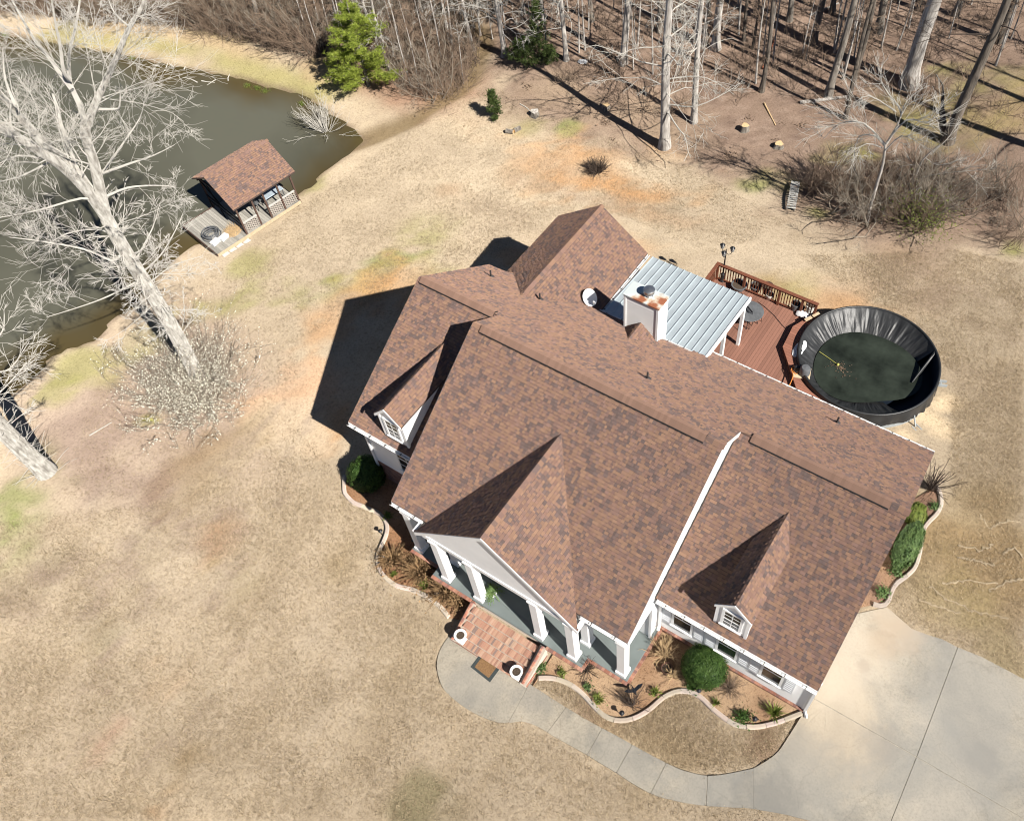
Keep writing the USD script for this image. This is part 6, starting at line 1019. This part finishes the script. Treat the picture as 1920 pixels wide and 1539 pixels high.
def fill(poly, n, seed, keep=None):
    rng = np.random.default_rng(seed); x0, y0, x1, y1 = poly.bounds; h = math.sqrt(poly.area / n); P = np.stack(np.meshgrid(np.arange(x0, x1, h), np.arange(y0, y1, h)), -1).reshape(-1, 2) if h < 1 else rng.uniform((x0, y0), (x1, y1), (n * 6, 2)); P = P + (rng.uniform(0, h, P.shape) if h < 1 else 0); rng.shuffle(P); P = P[shapely.contains_xy(poly, P[:, 0], P[:, 1]) & ~shapely.contains_xy(POND, P[:, 0], P[:, 1])][:n]; return np.column_stack([P, height(P[:, 0], P[:, 1])])
protos = [twig_proto(201, 1.5, 26, 0), twig_proto(202, 1.0, 22, 0), twig_proto(203, 2.2, 22, 0), twig_proto(206, 1.4, 24, 0), twig_big(207, 2.6, 9), twig_big(208, 3.2, 7)]
bl_ = Polygon(Gs([(0,8),(0,26),(150,38),(300,46),(430,72),(540,98),(600,112),(600,4),(300,3)])).buffer(0); bm_ = Polygon(Gs([(560,100),(600,118),(640,60),(745,120),(760,180),(850,190),(890,120),(880,20),(620,4)])).buffer(0); br_ = Polygon(Gs([(1490,350),(1560,410),(1640,432),(1740,440),(1800,420),(1790,340),(1700,300),(1640,340),(1560,330)])).buffer(0)
bx_ = Polygon(Gs([(1800,330),(1918,380),(1918,470),(1820,430)])).buffer(0); wd_ = Polygon(Gs([(910,60),(1000,110),(1200,150),(1300,180),(1500,200),(1700,240),(1900,260),(1900,4),(910,4)])).buffer(0)
pts = np.vstack([fill(bl_, 330, 1), fill(bm_, 150, 2), fill(br_, 46, 3), fill(bx_, 12, 4)])
scatter('brush', protos, pts, ['twig_brown', 'twig_greygreen', 'twig_brown', 'twig_dark', 'twig_brown', 'twig_greygreen'], 'tangled leafless brown brush along the far bank and wood edge', 'brush', .7, 1.3, 5, .12)
scatter('undergrowth', [twig_proto(204, .8, 12, 0), twig_proto(205, 1.3, 10, 0)], np.vstack([fill(wd_, 150, 6), fill(Polygon(Gs([(1040,150),(1230,230),(1300,200),(1150,110)])), 26, 7)]), ['twig_brown', 'twig_brown'], 'thin bare undergrowth scattered over the leaf litter of the wood', 'undergrowth', .7, 1.4, 6, .1)
lf = []
for s in (1, 2):
    m = MB(); rng = np.random.default_rng(300 + s); c = np.column_stack([rng.normal(0, .22, (26, 2)), rng.uniform(.01, .05, 26)]); leaves(m, c, np.tile([0, 0, 1.], (26, 1)), .055, rng, (.5, 1.35)); lf.append(m)
scatter('leaf_litter', lf, np.vstack([fill(wood, 9000, 8), fill(thick, 1500, 9)]), ['dead_leaf', 'dead_leaf'], 'fallen brown leaves strewn under the trees', 'leaves', .7, 1.3, 7, .06)
gr = []
for s in (1, 2, 3):
    m = MB(); rng = np.random.default_rng(320 + s)
    for _ in range(16): a, e = rng.uniform(0, TAU), rng.uniform(.2, 1.25); b = np.array([rng.normal(0, .09), rng.normal(0, .09), -.01]); L = rng.uniform(.05, .11); d = np.array([math.cos(a) * math.sin(e), math.sin(a) * math.sin(e), math.cos(e)]); sd_ = np.array([-math.sin(a), math.cos(a), 0]) * .007; m.add([b - sd_, b + sd_, b + d * L], [[0, 1, 2]], np.ones(3) * rng.uniform(.6, 1.25))
    gr.append(m)
lawn = Polygon(Gs([(0,980),(330,940),(560,800),(640,900),(700,960),(720,1090),(830,1170),(815,1260),(900,1345),(1010,1370),(1220,1495),(1400,1520),(1500,1539),(0,1539)])).buffer(0); lawn2 = Polygon(Gs([(1650,1145),(1780,960),(1790,700),(1500,480),(1800,470),(1920,500),(1920,1268),(1800,1208)])).buffer(0); lawn3 = Polygon(Gs([(560,640),(620,540),(800,440),(1000,330),(1250,290),(1480,420),(1340,480),(1150,400),(950,470)])).buffer(0)
isl = Polygon(np.vstack([er, np.array(Gs(drive_edge))[::-1], np.array(Gs(WALK_IN))])).buffer(-.1)
scatter('dry_lawn_grass', gr, np.vstack([fill(lawn.difference(PADS).difference(BEDS), 15000, 11), fill(lawn2.difference(PADS.buffer(.1)).difference(BEDS).difference(Point(*PC).buffer(PR + .3)), 8000, 12), fill(lawn3, 3600, 13), fill(isl.buffer(0), 1500, 14), fill(Polygon(Gs([(330,940),(120,930),(200,660),(330,560),(470,470),(560,390),(640,340),(700,290),(760,250),(920,160),(1080,240),(1240,290),(1000,330),(800,440),(620,540),(560,640),(560,800)])).buffer(0), 6500, 15)]), ['dry_grass'] * 3, 'short dormant straw coloured lawn grass', 'grass', .7, 1.3, 8, .1)
# ------------------------------------------------------------------ small things on the ground
for q, d, lb in (((779, 1020), 0, 'black path light beside the left edging under the porch corner'), ((717, 1003), 0, 'black path light outside the curve of the left edging'), ((722, 1050), 0, 'black path light among the dry shrubs nearest the edging curve'), ((822, 1119), 0, 'black path light at the tip of the left bed near the steps'), ((1166, 1342), 0, 'black path light on the lowest curve of the wavy edging'), ((1309, 1300), 0, 'black path light below the large clipped bush'), ((1413, 1353), 0, 'black path light near the right end of the wavy edging')):
    c = G(*q); t = thing('path_light', lb, 'path light', c, group=None); m = MB(); m.tube([(0, 0, -.05), (0, 0, .3)], .012, 6); m.build('stake', 'black_metal', t); m = MB(); m.lathe([(.03, .26), (.05, .3), (.06, .36), (.09, .37), (.04, .42), (0, .43)], n=14); m.build('lantern', 'black_metal', t, smooth=40)
c = G(1250, 1257); t = thing('half_barrel', 'small dark brown half barrel planter in the mulch by the clipped bush', 'planter', c, .4); m = MB(); m.lathe([(.15, 0), (.21, .14), (.22, .24), (.2, .3), (.18, .3), (.17, .22), (0, .2)], n=18); m.build('barrel', 'terracotta_dark', t, smooth=30); m = MB(); m.lathe([(.172, .225), (0, .24)], n=14); m.build('soil', 'soil', t); m = MB(); m.lathe([(.212, .13), (.222, .15), (.212, .17)], n=18); m.build('hoop', 'black_metal', t)
c = G(1189, 1300); t = thing('garden_ornament', 'dark metal bird ornament with raised wings on a stake in the straw bed', 'ornament', c, -.6, .68); m = MB(); m.tube([(0, 0, -.05), (0, 0, .42)], .012, 6); m.build('stake', 'ornament_metal', t); m = MB(); b = trimesh.creation.icosphere(3, 1.); b.vertices *= (.17, .075, .07); m.tm(b.apply_translation((0, 0, .46))); h = trimesh.creation.icosphere(2, .05); m.tm(h.apply_translation((.19, 0, .53))); m.tube([(.22, 0, .53), (.3, 0, .52)], [.02, .004], 6); m.tube([(-.12, 0, .46), (-.34, 0, .42)], [.04, .015], 6); m.build('body', 'ornament_metal', t, smooth=True)
for sy in (-1, 1):
    m = MB(); v = [(.08, sy * .05, .5), (-.1, sy * .05, .5), (-.16, sy * .28, .6), (.02, sy * .36, .66), (-.1, sy * .5, .72)]; m.add(v, [[0, 1, 2], [0, 2, 3], [3, 2, 4]]); m.add(np.array(v) + (0, 0, .012), [[0, 1, 2], [0, 2, 3], [3, 2, 4]]); m.build('wing', 'ornament_metal', t)
def stump(q, r, h, label, cut='cut_wood', rz=0):
    c = G(*q); t = thing('tree_stump', label, 'stump', c, rz); a = np.arange(18) * TAU / 18; w_ = 1 + .12 * np.sin(a * 3 + q[0]) + .06 * np.sin(a * 5); m = MB(); rings = [(1.5, -.1), (1.2, .04), (1.02, h * .5), (1.0, h)]; v = np.array([[math.cos(x) * r * s * k, math.sin(x) * r * s * k, z] for s, z in rings for x, k in zip(a, w_)]); i, j = np.arange(3)[:, None] * 18, np.arange(18)[None]; k = (j + 1) % 18; m.add(v, np.stack([i + j, i + k, i + 18 + k, i + 18 + j], -1).reshape(-1, 4)); m.build('bark', 'bark_grey', t, smooth=50); m = MB(); m.add([*(np.array([[math.cos(x) * r * k, math.sin(x) * r * k, h + .002] for x, k in zip(a, w_)])), (0, 0, h + .01)], [[i, (i + 1) % 18, 18] for i in range(18)]); m.build('cut_face', cut, t)
stump((1003, 217), .24, .32, 'grey tree stump beside the small narrow evergreen', 'bark_pale'); stump((1396, 246), .2, .4, 'tree stump at the shaded edge of the wood below the twin trees'); stump((1460, 276), .22, .25, 'fresh pale stump on the leaves right of the shaded one'); stump((1136, 203), .22, .22, 'orange cut stump in the leaves between the two long trunk shadows')
for k, (q, a, lb) in enumerate((((956, 250), .3, 'left cut log of the pair on the back lawn'), ((970, 246), 1.2, 'right cut log of the pair on the back lawn'))):
    c = G(*q); t = thing('cut_log', lb, 'log', c, a); m = MB(); m.tube([(-.22, 0, .13), (.22, 0, .13)], .13, 14); m.build('bark', 'bark_grey', t, smooth=40); m = MB(); m.tube([(.221, 0, .13), (.226, 0, .13)], .12, 14); m.tube([(-.226, 0, .13), (-.221, 0, .13)], .12, 14); m.build('cut_face', 'cut_wood', t)
def log(pts, r, look, label, cat='log', name='fallen_log'):
    P = np.array([G(*q) + (0, 0, r * .8) for q in pts]); m = MB(); m.tube(smooth_line(P, 3), np.linspace(r, r * .6, (len(P) - 1) * 3 + 1), 8); tag(m.build(name, look, smooth=True), label, cat)
log([(1500, 195), (1540, 190), (1588, 184)], .11, 'bark_pale', 'long pale fallen log lying on the leaves in the wood'); log([(1433, 195), (1443, 215), (1454, 236)], .05, 'cut_wood', 'yellowish fallen stick lying in the shade of the wood'); log([(1520, 30), (1545, 20), (1572, 8)], .08, 'bark_pale', 'pale log leaning near the top edge of the wood'); log([(168, 817), (190, 804), (210, 792)], .03, 'twig_pale', 'pale fallen stick on the slope below the pond bank', 'stick', 'fallen_stick'); log([(975, 196), (990, 205), (1000, 220)], .03, 'twig_pale', 'pale fallen branch beside the grey stump', 'stick', 'fallen_stick'); log([(1430, 130), (1455, 70)], .07, 'rust', 'rusty brown broken trunk leaning in the wood'); log([(1555, 415), (1562, 420)], .02, 'twig_dark', 'short dark stick at the lawn edge of the brush', 'stick', 'fallen_stick'); log([(38, 858), (55, 870), (66, 892)], .03, 'twig_dark', 'dark curved stick left of the edge trunk', 'stick', 'fallen_stick')
c = G(1769, 262); t = thing('broken_trunk', 'dark broken trunk leaning against the dark tall tree', 'trunk', c); m = MB(); q = limb_px(c, [(1774, 268), (1768, 235), (1767, 205), (1768, 160), (1755, 140)]) - c; m.tube(q, [.22, .2, .1, .05, .03], 9); m.build('trunk', 'bark_dark', t, smooth=True); m = MB(); m.tube([q[1], q[1] + (-.5, 0, .3)], [.07, .03], 6); m.build('branch', 'bark_dark', t)
twiggy((1120, 322), 'dark heap of burnt twigs on the bare clay of the back lawn', .8, 1.3, 170, 'twig_dark', 141, 'brush pile', 'brush_pile', .95, 4, .014)
twiggy((605, 240), 'bare grey shrub growing out of the pond by the far bank', 2.3, .5, 60, 'twig_pale', 142, 'shrub', 'pond_shrub', .55, 5, .016, c=np.append(on_z(610, 246, ZW)[:2], ZW - .2))
for k, (q, lb) in enumerate((((466, 162), 'yellow grass clump in the pond, left of three by the far bank'), ((483, 167), 'yellow grass clump in the pond, middle of three by the far bank'), ((497, 172), 'yellow grass clump in the pond, right of three by the far bank'), ((566, 196), 'yellow grass clump in the pond above the bare shrub'), ((248, 110), 'yellow grass clump in the pond behind the great tree'), ((12, 66), 'yellow grass clump at the left edge of the pond'))):
    c = on_z(*q, ZW); t = thing('pond_clump', lb, 'grass clump', c); rng = np.random.default_rng(150 + k); m = MB()
    for _ in range(130): a, e = rng.uniform(0, TAU), rng.uniform(.2, 1.45); b = np.array([rng.normal(0, .14), rng.normal(0, .1), -.02]); d = np.array([math.cos(a) * math.sin(e), math.sin(a) * math.sin(e), math.cos(e)]); s_ = np.array([-math.sin(a), math.cos(a), 0]) * .014; m.add([b - s_, b + s_, b + d * rng.uniform(.12, .26)], [[0, 1, 2]], np.ones(3) * rng.uniform(.8, 1.3))
    m.build('blades', 'leaf_lime', t)
m = MB(); rng = np.random.default_rng(160)
for q in ((300, 125), (312, 127), (325, 126), (345, 131), (370, 155), (378, 152), (405, 150), (428, 152), (290, 128)): c = on_z(*q, ZW + .01); a = rng.uniform(0, TAU); p = wander(rng, c, (math.cos(a), math.sin(a), .02), rng.uniform(.6, 1.6), 4, .15, 0); p[:, 2] = ZW + .015; m.tube(p, np.linspace(.035, .012, 5), 5)
tag(m.build('floating_sticks', 'twig_pale', kind='stuff'), 'pale sticks floating in the pond near the far bank', 'sticks')
for q, lb, s in (((475, 56), 'small pale blue drum lying at the edge of the far thicket', 1.0), ((490, 65), 'smaller pale blue drum right of the other in the far thicket', .75)): c = G(*q); t = thing('plastic_drum', lb, 'drum', c, .5, s); m = MB(); m.tube([(-.28, 0, .2), (-.26, 0, .2), (.26, 0, .2), (.28, 0, .2)], [.17, .2, .2, .17], 14); m.build('drum', 'blue_grey_top', t, smooth=40); m = MB(); m.tube([(.28, .06, .26), (.31, .06, .26)], .04, 8); m.build('cap', 'white_plastic', t)
c = G(1093, 118); sp = trimesh.creation.icosphere(3, 1.); sp.vertices *= (.3, .22, .07); sp.vertices += (meshkit.fbm(sp.vertices * 7, 3, 4)[:, None] - .5) * .14; m = MB(); m.tm(sp.apply_translation(c + (0, 0, .08))); tag(m.build('white_scrap', 'white_plastic', smooth=True), 'crumpled white scrap lying on the leaf litter', 'scrap')
# small slatted footbridge lying at the lawn edge
A, B = G(1491, 345), G(1482, 396); L = np.linalg.norm((B - A)[:2]); a = math.atan2((B - A)[1], (B - A)[0]); t = thing('footbridge', 'small weathered slatted footbridge lying at the edge of the back lawn', 'footbridge', A, a); arch = lambda s: .10 + (B[2] - A[2]) * s + .12 * 4 * s * (1 - s)
for sy in (-1, 1): m = MB(); P = [(L * s, sy * .19, arch(s)) for s in np.linspace(0, 1, 9)]; [m.beam(P[i], P[i + 1], .05, .10, col=(.22, .2, .18)) for i in range(8)]; m.build('side_beam', 'grey_timber', t)
for k in range(15): s = (k + .5) / 15; m = MB(); m.box((L * s, 0, arch(s) + .065), (.085, .46, .025), col=np.array((.46, .45, .42)) * rg.uniform(.85, 1.15)); m.build('slat', 'grey_timber', t)
